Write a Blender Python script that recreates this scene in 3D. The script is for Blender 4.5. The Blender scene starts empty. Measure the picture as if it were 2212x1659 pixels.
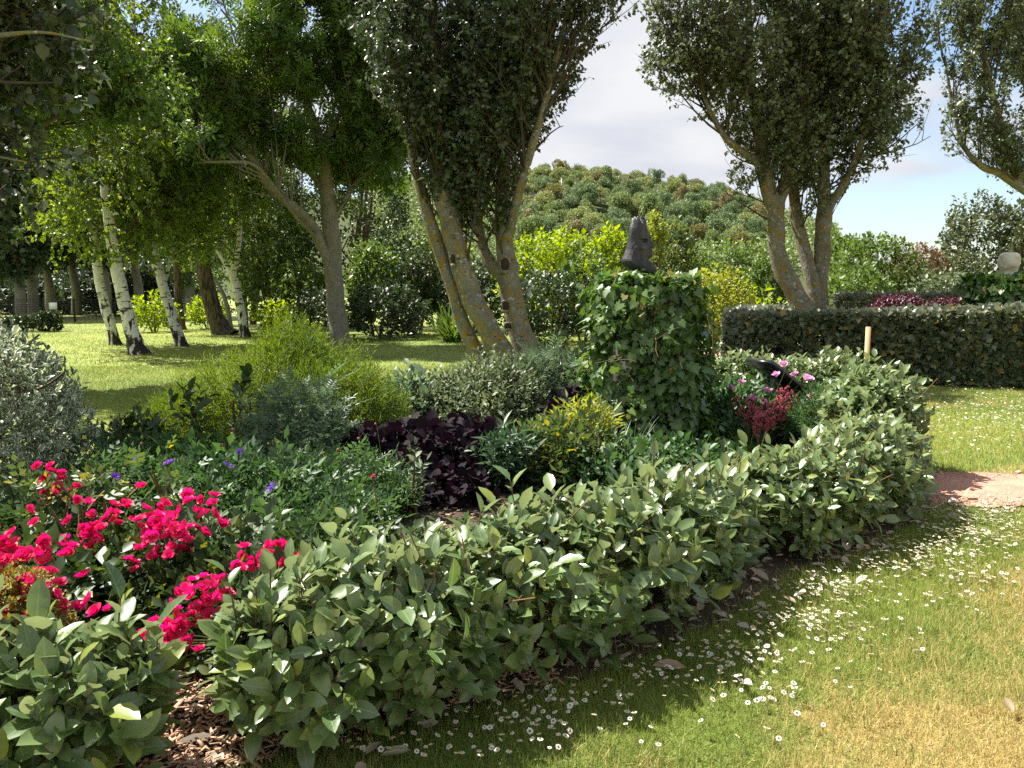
import bpy, math
import numpy as np

# ------------------------------------------------------------------ camera, world, sun, exposure
scene = bpy.context.scene
COL = scene.collection
EYE = 1.6
PITCH = math.radians(6.68)
FOC = 1703.0                       # focal length in units of a 2212 px wide frame
cam_d = bpy.data.cameras.new('camera')
cam = bpy.data.objects.new('camera', cam_d)
COL.objects.link(cam)
cam.location = (0, 0, EYE)
cam.rotation_euler = (math.pi / 2 - PITCH, 0, 0)
cam_d.sensor_width = 36
cam_d.lens = 36 * FOC / 2212
cam_d.clip_start = 0.05
cam_d.clip_end = 6000
scene.camera = cam

SUN_EL, SUN_AZ = math.radians(56), math.atan2(0.46, -0.89)     # azimuth as an angle in the xy plane
sd = np.array([math.cos(SUN_AZ) * math.cos(SUN_EL), math.sin(SUN_AZ) * math.cos(SUN_EL), math.sin(SUN_EL)])
world = bpy.data.worlds.new('World')
scene.world = world
world.use_nodes = True
wn, wl = world.node_tree.nodes, world.node_tree.links
wn.clear()
w_out = wn.new('ShaderNodeOutputWorld')
sky = wn.new('ShaderNodeTexSky')
sky.sky_type = 'NISHITA'
sky.sun_disc = False
sky.sun_elevation = SUN_EL
sky.sun_rotation = math.pi / 2 - SUN_AZ
bg_sky = wn.new('ShaderNodeBackground')
bg_sky.inputs['Strength'].default_value = 0.075
wl.new(sky.outputs[0], bg_sky.inputs['Color'])
tc = wn.new('ShaderNodeTexCoord')
sep = wn.new('ShaderNodeSeparateXYZ')
wl.new(tc.outputs['Generated'], sep.inputs[0])
zadd = wn.new('ShaderNodeMath'); zadd.operation = 'ADD'; zadd.inputs[1].default_value = 0.22
zmax = wn.new('ShaderNodeMath'); zmax.operation = 'MAXIMUM'; zmax.inputs[1].default_value = 0.0
wl.new(sep.outputs['Z'], zmax.inputs[0]); wl.new(zmax.outputs[0], zadd.inputs[0])
comb = wn.new('ShaderNodeCombineXYZ')
for k in range(3):
    wl.new(zadd.outputs[0], comb.inputs[k])
dv = wn.new('ShaderNodeVectorMath'); dv.operation = 'DIVIDE'
wl.new(tc.outputs['Generated'], dv.inputs[0]); wl.new(comb.outputs[0], dv.inputs[1])
mp = wn.new('ShaderNodeMapping')
mp.inputs['Location'].default_value = (0.62, 0.25, 0.0)
mp.inputs['Scale'].default_value = (0.75, 1.0, 1.0)
wl.new(dv.outputs[0], mp.inputs['Vector'])
cn = wn.new('ShaderNodeTexNoise')
cn.inputs['Scale'].default_value = 1.25; cn.inputs['Detail'].default_value = 7; cn.inputs['Roughness'].default_value = 0.52
wl.new(mp.outputs[0], cn.inputs['Vector'])
cr = wn.new('ShaderNodeValToRGB')
cr.color_ramp.elements[0].position = 0.40; cr.color_ramp.elements[0].color = (0, 0, 0, 1)
cr.color_ramp.elements[1].position = 0.53; cr.color_ramp.elements[1].color = (1, 1, 1, 1)
dt = wn.new('ShaderNodeVectorMath'); dt.operation = 'DOT_PRODUCT'; dt.inputs[1].default_value = (0.62, 0.77, 0.15)   # the cloud cover breaks up towards this side
wl.new(tc.outputs['Generated'], dt.inputs[0])
mr = wn.new('ShaderNodeMapRange'); mr.interpolation_type = 'SMOOTHSTEP'
mr.inputs['From Min'].default_value = 0.86; mr.inputs['From Max'].default_value = 0.98; mr.inputs['To Min'].default_value = 0.035; mr.inputs['To Max'].default_value = -0.10
wl.new(dt.outputs['Value'], mr.inputs['Value'])
cadd = wn.new('ShaderNodeMath'); cadd.operation = 'ADD'
wl.new(cn.outputs[0], cadd.inputs[0]); wl.new(mr.outputs[0], cadd.inputs[1])
wl.new(cadd.outputs[0], cr.inputs[0])
cn2 = wn.new('ShaderNodeTexNoise')
cn2.inputs['Scale'].default_value = 2.6; cn2.inputs['Detail'].default_value = 5
wl.new(mp.outputs[0], cn2.inputs['Vector'])
cr2 = wn.new('ShaderNodeValToRGB')
cr2.color_ramp.elements[0].position = 0.33; cr2.color_ramp.elements[0].color = (0.74, 0.77, 0.87, 1)
cr2.color_ramp.elements[1].position = 0.60; cr2.color_ramp.elements[1].color = (0.96, 0.97, 1.0, 1)
wl.new(cn2.outputs[0], cr2.inputs[0])
bg_cl = wn.new('ShaderNodeBackground')
bg_cl.inputs['Strength'].default_value = 0.335
wl.new(cr2.outputs[0], bg_cl.inputs['Color'])
wmix = wn.new('ShaderNodeMixShader')
wl.new(cr.outputs[0], wmix.inputs[0]); wl.new(bg_sky.outputs[0], wmix.inputs[1]); wl.new(bg_cl.outputs[0], wmix.inputs[2])
wl.new(wmix.outputs[0], w_out.inputs['Surface'])

sun_d = bpy.data.lights.new('sun', 'SUN')
sun_d.energy = 5.0
sun_d.angle = math.radians(0.5)
sun_d.color = (1.0, 0.95, 0.86)
sun = bpy.data.objects.new('sun', sun_d)
COL.objects.link(sun)
from mathutils import Vector
sun.rotation_euler = Vector(sd).to_track_quat('Z', 'Y').to_euler()
scene.view_settings.view_transform = 'Standard'
scene.view_settings.look = 'None'
scene.view_settings.gamma = 1
scene.view_settings.use_curve_mapping = False
scene.view_settings.exposure = 1.5
scene.render.engine = 'CYCLES'
cy = scene.cycles
cy.max_bounces = 6; cy.diffuse_bounces = 3; cy.glossy_bounces = 2; cy.transmission_bounces = 4; cy.volume_bounces = 0
cy.caustics_reflective = False; cy.caustics_refractive = False
cy.use_denoising = False
cy.sample_clamp_indirect = 4

# ------------------------------------------------------------------ helpers: pixels to points
def ray(u, v):
    cx, cyy = (u - 1106) / FOC, (829.5 - v) / FOC
    return np.array([cx, math.cos(PITCH) + cyy * math.sin(PITCH), -math.sin(PITCH) + cyy * math.cos(PITCH)])
def at(u, v, Y):
    d = ray(u, v); t = Y / d[1]
    return np.array([t * d[0], Y, EYE + t * d[2]])
def gr(u, v, z=0.0):
    d = ray(u, v); t = (z - EYE) / d[2]
    return np.array([t * d[0], t * d[1], z])
def project(P):
    """points -> (u, v, depth) in the 2212 px frame; used only to rank leaves by the size they show at"""
    P = np.atleast_2d(P)
    y, z = P[:, 1], P[:, 2] - EYE
    c, s = math.cos(PITCH), math.sin(PITCH)
    f = y * c - z * s; up = y * s + z * c
    f = np.where(f < 0.05, 0.05, f)
    return 1106 + FOC * P[:, 0] / f, 829.5 - FOC * up / f, f

def nrm(a):
    return a / np.maximum(np.linalg.norm(a, axis=-1, keepdims=True), 1e-9)

# ------------------------------------------------------------------ helpers: meshes
def make_mesh(name, V, F, mats, uv=None, smooth=False, midx=None, attrs=None):
    me = bpy.data.meshes.new(name)
    V = np.asarray(V, np.float32); F = np.asarray(F, np.int32)
    k = F.shape[1]
    me.vertices.add(len(V)); me.vertices.foreach_set('co', V.ravel())
    me.loops.add(F.size); me.loops.foreach_set('vertex_index', F.ravel())
    me.polygons.add(len(F)); me.polygons.foreach_set('loop_start', np.arange(0, F.size, k, dtype=np.int32))
    if midx is not None:
        me.polygons.foreach_set('material_index', np.asarray(midx, np.int32))
    if uv is not None:
        l = me.uv_layers.new(name='UVMap')
        l.data.foreach_set('uv', np.asarray(uv, np.float32)[F.ravel()].ravel())
    me.update(calc_edges=True)
    if smooth:
        me.polygons.foreach_set('use_smooth', np.ones(len(F), bool))
    if attrs:
        for an, av in attrs.items():
            a = me.attributes.new(an, 'FLOAT', 'POINT')
            a.data.foreach_set('value', np.asarray(av, np.float32))
    for m in (mats if isinstance(mats, (list, tuple)) else [mats]):
        me.materials.append(m)
    return me

def link(name, data, parent=None, loc=None):
    o = bpy.data.objects.new(name, data)
    COL.objects.link(o)
    if parent is not None:
        o.parent = parent
    if loc is not None:
        o.location = loc
    return o

def tag(o, label=None, cat=None, group=None, kind=None):
    if label: o['label'] = label
    if cat: o['category'] = cat
    if group: o['group'] = group
    if kind: o['kind'] = kind
    return o

def thing(name, loc, label, cat, group=None):
    o = link(name, None, None, tuple(float(c) for c in loc))
    o.empty_display_size = 0.2
    return tag(o, label, cat, group)

def part(name, VF, mat, parent, smooth=False, kind=None, origin=None, attrs=None):
    """VF in world space; the part sits at its parent's origin"""
    V, F = VF[0], VF[1]
    uv = VF[2] if len(VF) > 2 else None
    off = np.array(parent.location) if parent is not None else np.zeros(3)
    if parent is not None and parent.parent is not None:
        off = off + np.array(parent.parent.location)
    o = link(name, make_mesh(name, V - off, F, mat, uv, smooth, attrs=attrs), parent)
    if kind: o['kind'] = kind
    return o

def merge(L):
    L = [x for x in L if len(x[0])]
    Vs, Fs, Us, n = [], [], [], 0
    for x in L:
        Vs.append(x[0]); Fs.append(np.asarray(x[1]) + n); n += len(x[0])
        if len(x) > 2 and x[2] is not None: Us.append(x[2])
    V, F = np.concatenate(Vs), np.concatenate(Fs)
    return (V, F, np.concatenate(Us)) if len(Us) == len(L) else (V, F)

# ------------------------------------------------------------------ leaf shapes (x along the leaf, z up)
def leaf_tpl(n=3, w=0.45, fold=0.12, curl=-0.12, p=1.0, wave=0.0, e=0.8):
    V, U, F = [(0, 0, 0)], [(0, .5)], []
    for i in range(1, n):
        x = i / n
        h = w / 2 * math.sin(math.pi * x ** p) ** e
        z = curl * (x * x)
        wv = wave * (1 if i % 2 else -1)
        V += [(x, h, z + fold * h / w * 2 + wv), (x, 0, z), (x, -h, z + fold * h / w * 2 - wv)]
        U += [(x, 1), (x, .5), (x, 0)]
    V.append((1, 0, curl)); U.append((1, .5))
    t = len(V) - 1
    F += [(0, 2, 1), (0, 3, 2)]
    for i in range(n - 2):
        a = 1 + 3 * i; b = a + 3
        F += [(a, a + 1, b + 1), (a, b + 1, b), (a + 1, a + 2, b + 2), (a + 1, b + 2, b + 1)]
    a = 1 + 3 * (n - 2)
    F += [(a, a + 1, t), (a + 1, a + 2, t)]
    return np.array(V, float), np.array(F), np.array(U, float)

def diamond(w=0.5, fold=0.08, curl=-0.1):
    V = np.array([(0, 0, 0), (.45, w / 2, fold), (1, 0, curl), (.45, -w / 2, fold)], float)
    return V, np.array([(0, 2, 1), (0, 3, 2)]), np.array([(0, .5), (.45, 1), (1, .5), (.45, 0)], float)

def fan_leaf(pts, fold=0.1, curl=-0.15, cx=0.35):
    o = [(cx, 0)] + pts + [(x, -y) for x, y in reversed(pts) if y > 1e-6]
    V = np.array([(x, y, fold * abs(y) + curl * x * x) for x, y in o], float)
    n = len(o) - 1
    F = np.array([(0, 1 + (i + 1) % n, 1 + i) for i in range(n)])
    U = np.array([(x, .5 + y) for x, y in o], float)
    return V, F, U

def compound(tpl, n=4, w=1.0, ll=0.38, ang=0.95, droop=-0.25):
    """pinnate leaf: pairs of leaflets and one at the tip"""
    V0, F0, U0 = tpl
    L = []
    for i in range(n + 1):
        x = 0.18 + 0.66 * i / n
        for s in ((1, -1) if i < n else (0,)):
            a = s * (ang if i < n else 0)
            c, sn = math.cos(a), math.sin(a)
            k = ll * (1 - 0.25 * abs(i / n - .5))
            v = V0 * k
            v = np.stack([x + v[:, 0] * c - v[:, 1] * sn, v[:, 0] * sn + v[:, 1] * c, v[:, 2] + droop * x * x], 1)
            L.append((v, F0, U0))
    return merge(L)

T_EL = leaf_tpl(6, 0.50, 0.09, -0.16, 0.92, 0.012, 0.66)
T_OV = leaf_tpl(3, 0.52, 0.10, -0.12)
T_PIT = leaf_tpl(3, 0.46, 0.12, -0.15, wave=0.05)
T_DIA = diamond(0.55)
T_DIA_W = diamond(0.75, 0.1, -0.15)
T_NARROW = diamond(0.13, 0.02, -0.1)
T_LANCE = diamond(0.26, 0.03, -0.18)
T_POP = fan_leaf([(0, 0), (.12, .30), (.33, .46), (.50, .36), (.66, .40), (.80, .20), (1.0, 0)], 0.14, -0.12)
T_EL3 = leaf_tpl(4, 0.50, 0.09, -0.16, 0.92, 0.0, 0.62)
T_POP_S = np.array([(0, 0, 0), (.2, .42, .05), (.62, .34, .02), (1, 0, -.12), (.62, -.34, .02), (.2, -.42, .05)], float), \
    np.array([(0, 2, 1), (0, 3, 2), (0, 4, 3), (0, 5, 4)]), np.array([(0, .5), (.2, 1), (.6, .9), (1, .5), (.6, .1), (.2, 0)], float)
T_IVY = fan_leaf([(0.05, 0), (-.12, .25), (.05, .46), (.30, .36), (.42, .50), (.60, .26), (1.0, 0)], 0.08, -0.12, 0.25)
T_HEU = fan_leaf([(0, 0), (-.2, .22), (-.05, .42), (.1, .40), (.2, .55), (.42, .46), (.55, .50), (.72, .30), (.85, .26), (.95, 0)], 0.16, -0.05, 0.3)
T_PINN = compound(diamond(0.40, 0.04, -0.1), 3, ll=0.44)
T_FERN = compound(diamond(0.30, 0.04, -0.1), 5, ll=0.30, ang=1.1, droop=-0.35)
T_PALMW = compound(diamond(0.46, 0.05, -0.12), 2, ll=0.5, ang=0.9, droop=-0.2)
T_PALM = compound(diamond(0.24, 0.03, -0.12), 2, ll=0.62, ang=0.8, droop=-0.2)

def scatter(T, P, X, N, S):
    P = np.asarray(P); X = nrm(np.asarray(X)); N = np.asarray(N)
    Yv = nrm(np.cross(N, X)); Zv = np.cross(X, Yv)
    S = np.asarray(S)[:, None, None]
    t = T[0]
    V = P[:, None] + S * (t[None, :, 0:1] * X[:, None] + t[None, :, 1:2] * Yv[:, None] + t[None, :, 2:3] * Zv[:, None])
    k, n = len(P), len(t)
    F = (T[1][None] + (np.arange(k) * n)[:, None, None]).reshape(-1, 3)
    return V.reshape(-1, 3), F, np.tile(T[2], (k, 1))

# ------------------------------------------------------------------ tubes and branches
def tubes(PTS, R, sides=4):
    """PTS (k,n,3) R (k,n)"""
    k, n, _ = PTS.shape
    Tn = np.gradient(PTS, axis=1); Tn = nrm(Tn)
    ref = np.where(np.abs(Tn[..., 2:3]) > 0.9, np.array([1., 0, 0]), np.array([0, 0, 1.]))
    A = nrm(np.cross(Tn, ref)); B = np.cross(Tn, A)
    th = np.arange(sides) / sides * 2 * math.pi
    V = PTS[:, :, None] + R[:, :, None, None] * (np.cos(th)[:, None] * A[:, :, None] + np.sin(th)[:, None] * B[:, :, None])
    base = (np.arange(k) * n * sides)[:, None, None]
    i = np.arange(n - 1)[:, None] * sides; j = np.arange(sides)[None]
    a = i + j; b = i + (j + 1) % sides; c = b + sides; d = a + sides
    F = np.concatenate([np.stack([a, b, c], -1).reshape(-1, 3), np.stack([a, c, d], -1).reshape(-1, 3)])
    F = (F[None] + base.reshape(-1, 1, 1)).reshape(-1, 3)
    return V.reshape(-1, 3), F

def spline(pts, m=6):
    """Catmull-Rom through the rows of pts"""
    p = np.asarray(pts, float)
    q = np.vstack([2 * p[0] - p[1], p, 2 * p[-1] - p[-2]])
    out = []
    for i in range(1, len(q) - 2):
        for t in np.arange(m) / m:
            a, b, c, d = q[i - 1], q[i], q[i + 1], q[i + 2]
            out.append(0.5 * (2 * b + (c - a) * t + (2 * a - 5 * b + 4 * c - d) * t * t + (3 * b - a - 3 * c + d) * t ** 3))
    out.append(q[-2])
    return np.array(out)

def limb(pts_r, m=6, sides=16, rough=0.05, seed=0, flare=0.0):
    """one tapering bark tube; pts_r rows (x,y,z,r)"""
    s = spline(pts_r, m)
    P, R = s[:, :3], np.maximum(s[:, 3], 0.004)
    if flare:
        h = P[:, 2] - P[0, 2]
        R = R * (1 + flare * np.exp(-h / 0.22))
    V, F = tubes(P[None], R[None], sides)
    rg = np.random.default_rng(seed)
    n = len(P)
    th = np.arange(sides) / sides * 2 * math.pi
    d = np.zeros((n, sides))
    for k in range(1, 6):
        ph = rg.uniform(0, 6.28, 2); fz = rg.uniform(.3, 2.2)
        d += np.sin(k * th[None] + ph[0] + fz * np.arange(n)[:, None] * 0.5) / (k + 1)
    d *= rough
    C = np.repeat(P[:, None], sides, 1).reshape(-1, 3)
    V = C + (V - C) * (1 + d.reshape(-1, 1))
    return V, F

def grow(P0, D, L, n, up, wob, rg):
    k = len(P0)
    P = np.zeros((k, n, 3)); P[:, 0] = P0
    d = nrm(D)
    st = (L / (n - 1))[:, None]
    for i in range(1, n):
        P[:, i] = P[:, i - 1] + d * st
        d = nrm(d + up * np.array([0, 0, 1.0]) + wob * rg.normal(size=(k, 3)))
    return P

def spawn(PTS, m, t0, t1, along, side, up, rg, flat=0.0):
    """m children per polyline: positions and directions"""
    k, n, _ = PTS.shape
    t = rg.uniform(t0, t1, (k, m)) * (n - 1)
    i = np.minimum(t.astype(int), n - 2); f = (t - i)[..., None]
    idx = np.arange(k)[:, None]
    a, b = PTS[idx, i], PTS[idx, i + 1]
    P = a + (b - a) * f
    tan = nrm(b - a)
    r = rg.normal(size=P.shape); r[..., 2] *= (1 - flat)
    perp = nrm(r - (r * tan).sum(-1, keepdims=True) * tan)
    D = nrm(along * tan + side * perp + up * np.array([0, 0, 1.0]))
    return P.reshape(-1, 3), D.reshape(-1, 3), (t / (n - 1)).reshape(-1)

def twig_leaves(TW, nl, rg, ax=(0.4, 0.9, -0.1), nup=0.7, t0=0.1):
    """leaf base, axis, normal along twigs"""
    P, D, _ = spawn(TW, nl, t0, 1.0, ax[0], ax[1], ax[2], rg)
    N = nrm(rg.normal(size=P.shape) * (1 - nup) + np.array([0, 0, 1.0]) * nup + 0.25 * rg.normal(size=P.shape))
    return P, D, N

def shoots(P, N, rg, length=0.15, nl=6, a=0.7, up=0.6, rnd=0.35, ang=0.9, nup=0.5, inset=0.6, nout=0.0):
    """little leafy shoots standing on a surface: returns leaf P, X, N and stem polylines"""
    k = len(P)
    D = nrm(a * N + up * np.array([0, 0, 1.0]) + rnd * rg.normal(size=(k, 3)))
    Ls = length * rg.uniform(0.6, 1.35, k)
    B = P - D * (Ls * inset)[:, None]
    ST = grow(B, D, Ls, 4, 0.06, 0.10, rg)
    t = np.linspace(0.12, 1.0, nl)[None] + rg.uniform(-.06, .06, (k, nl))
    t = np.clip(t, 0.02, 1)
    ti = t * 3; i = np.minimum(ti.astype(int), 2); f = (ti - i)[..., None]
    idx = np.arange(k)[:, None]
    A, Bq = ST[idx, i], ST[idx, i + 1]
    LP = A + (Bq - A) * f
    tan = nrm(Bq - A)
    ref = nrm(np.cross(tan, np.array([0.31, 0.17, 0.93])))
    ref2 = np.cross(tan, ref)
    ph = (rg.uniform(0, 6.28, k)[:, None] + np.arange(nl)[None] * 2.4)[..., None]
    perp = np.cos(ph) * ref + np.sin(ph) * ref2
    al = (ang * (1.25 - 0.75 * t))[..., None] + 0.12 * rg.normal(size=(k, nl, 1))
    X = tan * np.cos(al) + perp * np.sin(al)
    Nn = tan * np.sin(al) - perp * np.cos(al)
    Nn = nrm(Nn + nup * np.array([0, 0, 1.0]) + nout * N[:, None] + 0.2 * rg.normal(size=X.shape))
    return LP.reshape(-1, 3), X.reshape(-1, 3), Nn.reshape(-1, 3), ST

def lumpy(rg, k=14, amp=0.2, width=0.45):
    C = nrm(rg.normal(size=(k, 3))); A = rg.uniform(-0.6, 1, k) * amp
    def f(D):
        return 1 + (A[None] * np.exp(-((D[:, None] - C[None]) ** 2).sum(-1) / width ** 2)).sum(1)
    return f

def dome(rg, n, c, R, amp=0.2, lo=-0.25, shell=0.35, k=14):
    """n points in the outer shell of an uneven dome standing on the ground, with outward normals"""
    D = nrm(rg.normal(size=(n * 2, 3)))
    D = D[D[:, 2] > lo][:n]
    r = lumpy(rg, k, amp)(D) * (1 - shell * rg.uniform(0, 1, len(D)) ** 1.6)
    R = np.asarray(R)
    P = np.asarray(c) + D * R * r[:, None]
    N = nrm(D / R)
    m = P[:, 2] > 0.02
    return P[m], N[m]

def bush(name, label, cat, x, y, top, rx, ry, mat, rg, tpl=T_DIA, ls=0.12, n=2600, nl=6, sl=0.4, amp=0.25, up=0.5,
         group=None, stem=None, zc=0.42, lo=-0.75, ang=0.9, nup=0.4, var=0.3, leafname='foliage', rnd=0.35, shell=0.35, stems=5):
    cz = top * zc; rz = (top - cz) / (1 + amp * 0.25)
    root = thing(name, (x, y, 0), label, cat, group)
    P, N = dome(rg, n, (x, y, cz), (rx, ry, rz), amp, lo, shell)
    # the lower half is drawn down to the ground, not tucked under
    low = P[:, 2] < cz
    P[low, 2] = cz - (cz - P[low, 2]) * (cz / max(rz, 1e-3)) ** 0.9
    P = P[P[:, 2] > 0.03]; N = N[:0] if len(P) == 0 else nrm((P - np.array([x, y, cz])) / np.array([rx, ry, rz]))
    LP, X, NN, ST = shoots(P, N, rg, sl, nl, 0.7, up, rnd, ang, nup)
    S = ls * np.exp(var * rg.normal(size=len(LP)))
    keep = LP[:, 2] > 0.01
    part(leafname, scatter(tpl, LP[keep], X[keep], NN[keep], S[keep]), mat, root, kind='stuff')
    sm = stem or M['stem']
    th = rg.uniform(0, 6.28, stems)
    B0 = np.stack([x + 0.12 * rx * np.cos(th), y + 0.12 * ry * np.sin(th), np.zeros(stems)], 1)
    Dd = nrm(np.stack([np.cos(th) * rx * .55, np.sin(th) * ry * .55, np.full(stems, top * .8)], 1))
    main = grow(B0, Dd, np.full(stems, top * 0.8), 6, 0.05, 0.08, rg)
    rr = np.linspace(1, .3, 6)[None] * (0.012 + 0.010 * top)
    q, d2, _ = spawn(main, 5, .25, 1, .6, .8, .4, rg)
    sec = grow(q, d2, np.full(len(q), 0.4 * min(rx, top)), 4, 0.1, 0.12, rg)
    part('stems', merge([tubes(main, np.repeat(rr, stems, 0), 5), tubes(sec, np.full(sec.shape[:2], 0.004 + 0.003 * top), 3),
                         tubes(ST[::8], np.full(ST[::8].shape[:2], 0.0015 + .0008 * top), 3)]), sm, root, kind='stuff')
    return root

# ------------------------------------------------------------------ materials
def nm(name):
    m = bpy.data.materials.new(name); m.use_nodes = True
    nt = m.node_tree; nt.nodes.clear()
    return m, nt.nodes, nt.links
def mixc(N, L, fac, a, b, mode='MIX'):
    x = N.new('ShaderNodeMix'); x.data_type = 'RGBA'; x.blend_type = mode
    if isinstance(fac, (int, float)): x.inputs[0].default_value = fac
    else: L.new(fac, x.inputs[0])
    for i, c in ((6, a), (7, b)):
        if isinstance(c, tuple): x.inputs[i].default_value = (*c, 1)
        else: L.new(c, x.inputs[i])
    return x.outputs[2]
def ramp(N, L, src, p0, p1, c0=(0, 0, 0), c1=(1, 1, 1)):
    r = N.new('ShaderNodeValToRGB')
    r.color_ramp.elements[0].position = p0; r.color_ramp.elements[0].color = (*c0, 1)
    r.color_ramp.elements[1].position = p1; r.color_ramp.elements[1].color = (*c1, 1)
    L.new(src, r.inputs[0]); return r.outputs[0]
def noise(N, L, scale, detail=4, rough=0.5, vec=None, coord='Object', stretch=None):
    n = N.new('ShaderNodeTexNoise')
    n.inputs['Scale'].default_value = scale; n.inputs['Detail'].default_value = detail; n.inputs['Roughness'].default_value = rough
    if coord == 'World':
        g = N.new('ShaderNodeNewGeometry'); src = g.outputs['Position']
    else:
        t = N.new('ShaderNodeTexCoord'); src = t.outputs[coord]
    if stretch:
        mpn = N.new('ShaderNodeMapping'); mpn.inputs['Scale'].default_value = stretch
        L.new(src, mpn.inputs[0]); src = mpn.outputs[0]
    L.new(src, n.inputs['Vector'])
    return n.outputs[0]
def math_(N, L, op, a, b=None):
    m = N.new('ShaderNodeMath'); m.operation = op
    for i, x in enumerate((a, b)):
        if x is None: continue
        if isinstance(x, (int, float)): m.inputs[i].default_value = x
        else: L.new(x, m.inputs[i])
    return m.outputs[0]

def leaf_mat(name, c1, c2, under=None, trans=0.35, tcol=None, rough=0.45, spec=0.5, margin=None, vein=None, odd=None, odd_at=0.96, big=0.35):
    m, N, L = nm(name)
    g = N.new('ShaderNodeNewGeometry'); oi = N.new('ShaderNodeObjectInfo')
    r = math_(N, L, 'FRACT', math_(N, L, 'ADD', g.outputs['Random Per Island'], oi.outputs['Random']))
    col = mixc(N, L, r, c1, c2)
    # whole patches of a plant are paler or yellower than others
    pn = ramp(N, L, noise(N, L, 1.3, 3, coord='World'), 0.35, 0.68)
    hs = N.new('ShaderNodeHueSaturation'); hs.inputs['Hue'].default_value = 0.485; hs.inputs['Saturation'].default_value = 0.95
    hs.inputs['Value'].default_value = 1 + big
    L.new(col, hs.inputs['Color'])
    col = mixc(N, L, pn, col, hs.outputs[0])
    if odd:
        col = mixc(N, L, math_(N, L, 'GREATER_THAN', r, odd_at), col, odd)
    if margin or vein:
        uv = N.new('ShaderNodeUVMap'); uv.uv_map = 'UVMap'
        sx = N.new('ShaderNodeSeparateXYZ'); L.new(uv.outputs[0], sx.inputs[0])
        d = math_(N, L, 'ABSOLUTE', math_(N, L, 'SUBTRACT', sx.outputs['Y'], 0.5))
        if margin:
            nn = noise(N, L, 60, 2, coord='Object')
            dd = math_(N, L, 'ADD', d, math_(N, L, 'MULTIPLY', nn, 0.16))
            col = mixc(N, L, ramp(N, L, dd, 0.36, 0.44), col, margin)
        if vein:
            sxw = math_(N, L, 'SINE', math_(N, L, 'MULTIPLY', math_(N, L, 'SUBTRACT', sx.outputs['X'], math_(N, L, 'MULTIPLY', d, 0.45)), 44.0))
            lat = math_(N, L, 'MULTIPLY', ramp(N, L, sxw, 0.80, 1.0), 0.35)
            mid = ramp(N, L, d, 0.02, 0.055, (1, 1, 1), (0, 0, 0))
            col = mixc(N, L, math_(N, L, 'MAXIMUM', mid, lat), col, vein)
    if under:
        un = mixc(N, L, r, under, tuple(c * 0.8 for c in under))
        col = mixc(N, L, g.outputs['Backfacing'], col, un)
    p = N.new('ShaderNodeBsdfPrincipled')
    L.new(col, p.inputs['Base Color']); p.inputs['Roughness'].default_value = rough
    p.inputs['Specular IOR Level'].default_value = spec
    t = N.new('ShaderNodeBsdfTranslucent')
    if tcol: t.inputs['Color'].default_value = (*tcol, 1)
    else:
        h2 = N.new('ShaderNodeHueSaturation'); h2.inputs['Hue'].default_value = 0.48; h2.inputs['Saturation'].default_value = 1.15; h2.inputs['Value'].default_value = 2.0
        L.new(col, h2.inputs['Color']); L.new(h2.outputs[0], t.inputs['Color'])
    x = N.new('ShaderNodeMixShader'); x.inputs[0].default_value = trans
    L.new(p.outputs[0], x.inputs[1]); L.new(t.outputs[0], x.inputs[2])
    o = N.new('ShaderNodeOutputMaterial'); L.new(x.outputs[0], o.inputs[0])
    return m

def plain(name, col, rough=0.6, spec=0.4, metal=0.0, var=0.25, scale=8.0, bump=0.0, bscale=60.0, stretch=None):
    m, N, L = nm(name)
    n = noise(N, L, scale, 5, 0.6, stretch=stretch)
    c = mixc(N, L, ramp(N, L, n, 0.3, 0.7), tuple(x * (1 - var) for x in col), tuple(min(1, x * (1 + var)) for x in col))
    p = N.new('ShaderNodeBsdfPrincipled')
    L.new(c, p.inputs['Base Color']); p.inputs['Roughness'].default_value = rough
    p.inputs['Specular IOR Level'].default_value = spec; p.inputs['Metallic'].default_value = metal
    if bump:
        b = N.new('ShaderNodeBump'); b.inputs['Strength'].default_value = bump; b.inputs['Distance'].default_value = 0.02
        L.new(noise(N, L, bscale, 6, 0.6, stretch=stretch), b.inputs['Height']); L.new(b.outputs[0], p.inputs['Normal'])
    o = N.new('ShaderNodeOutputMaterial'); L.new(p.outputs[0], o.inputs[0])
    return m

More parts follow.
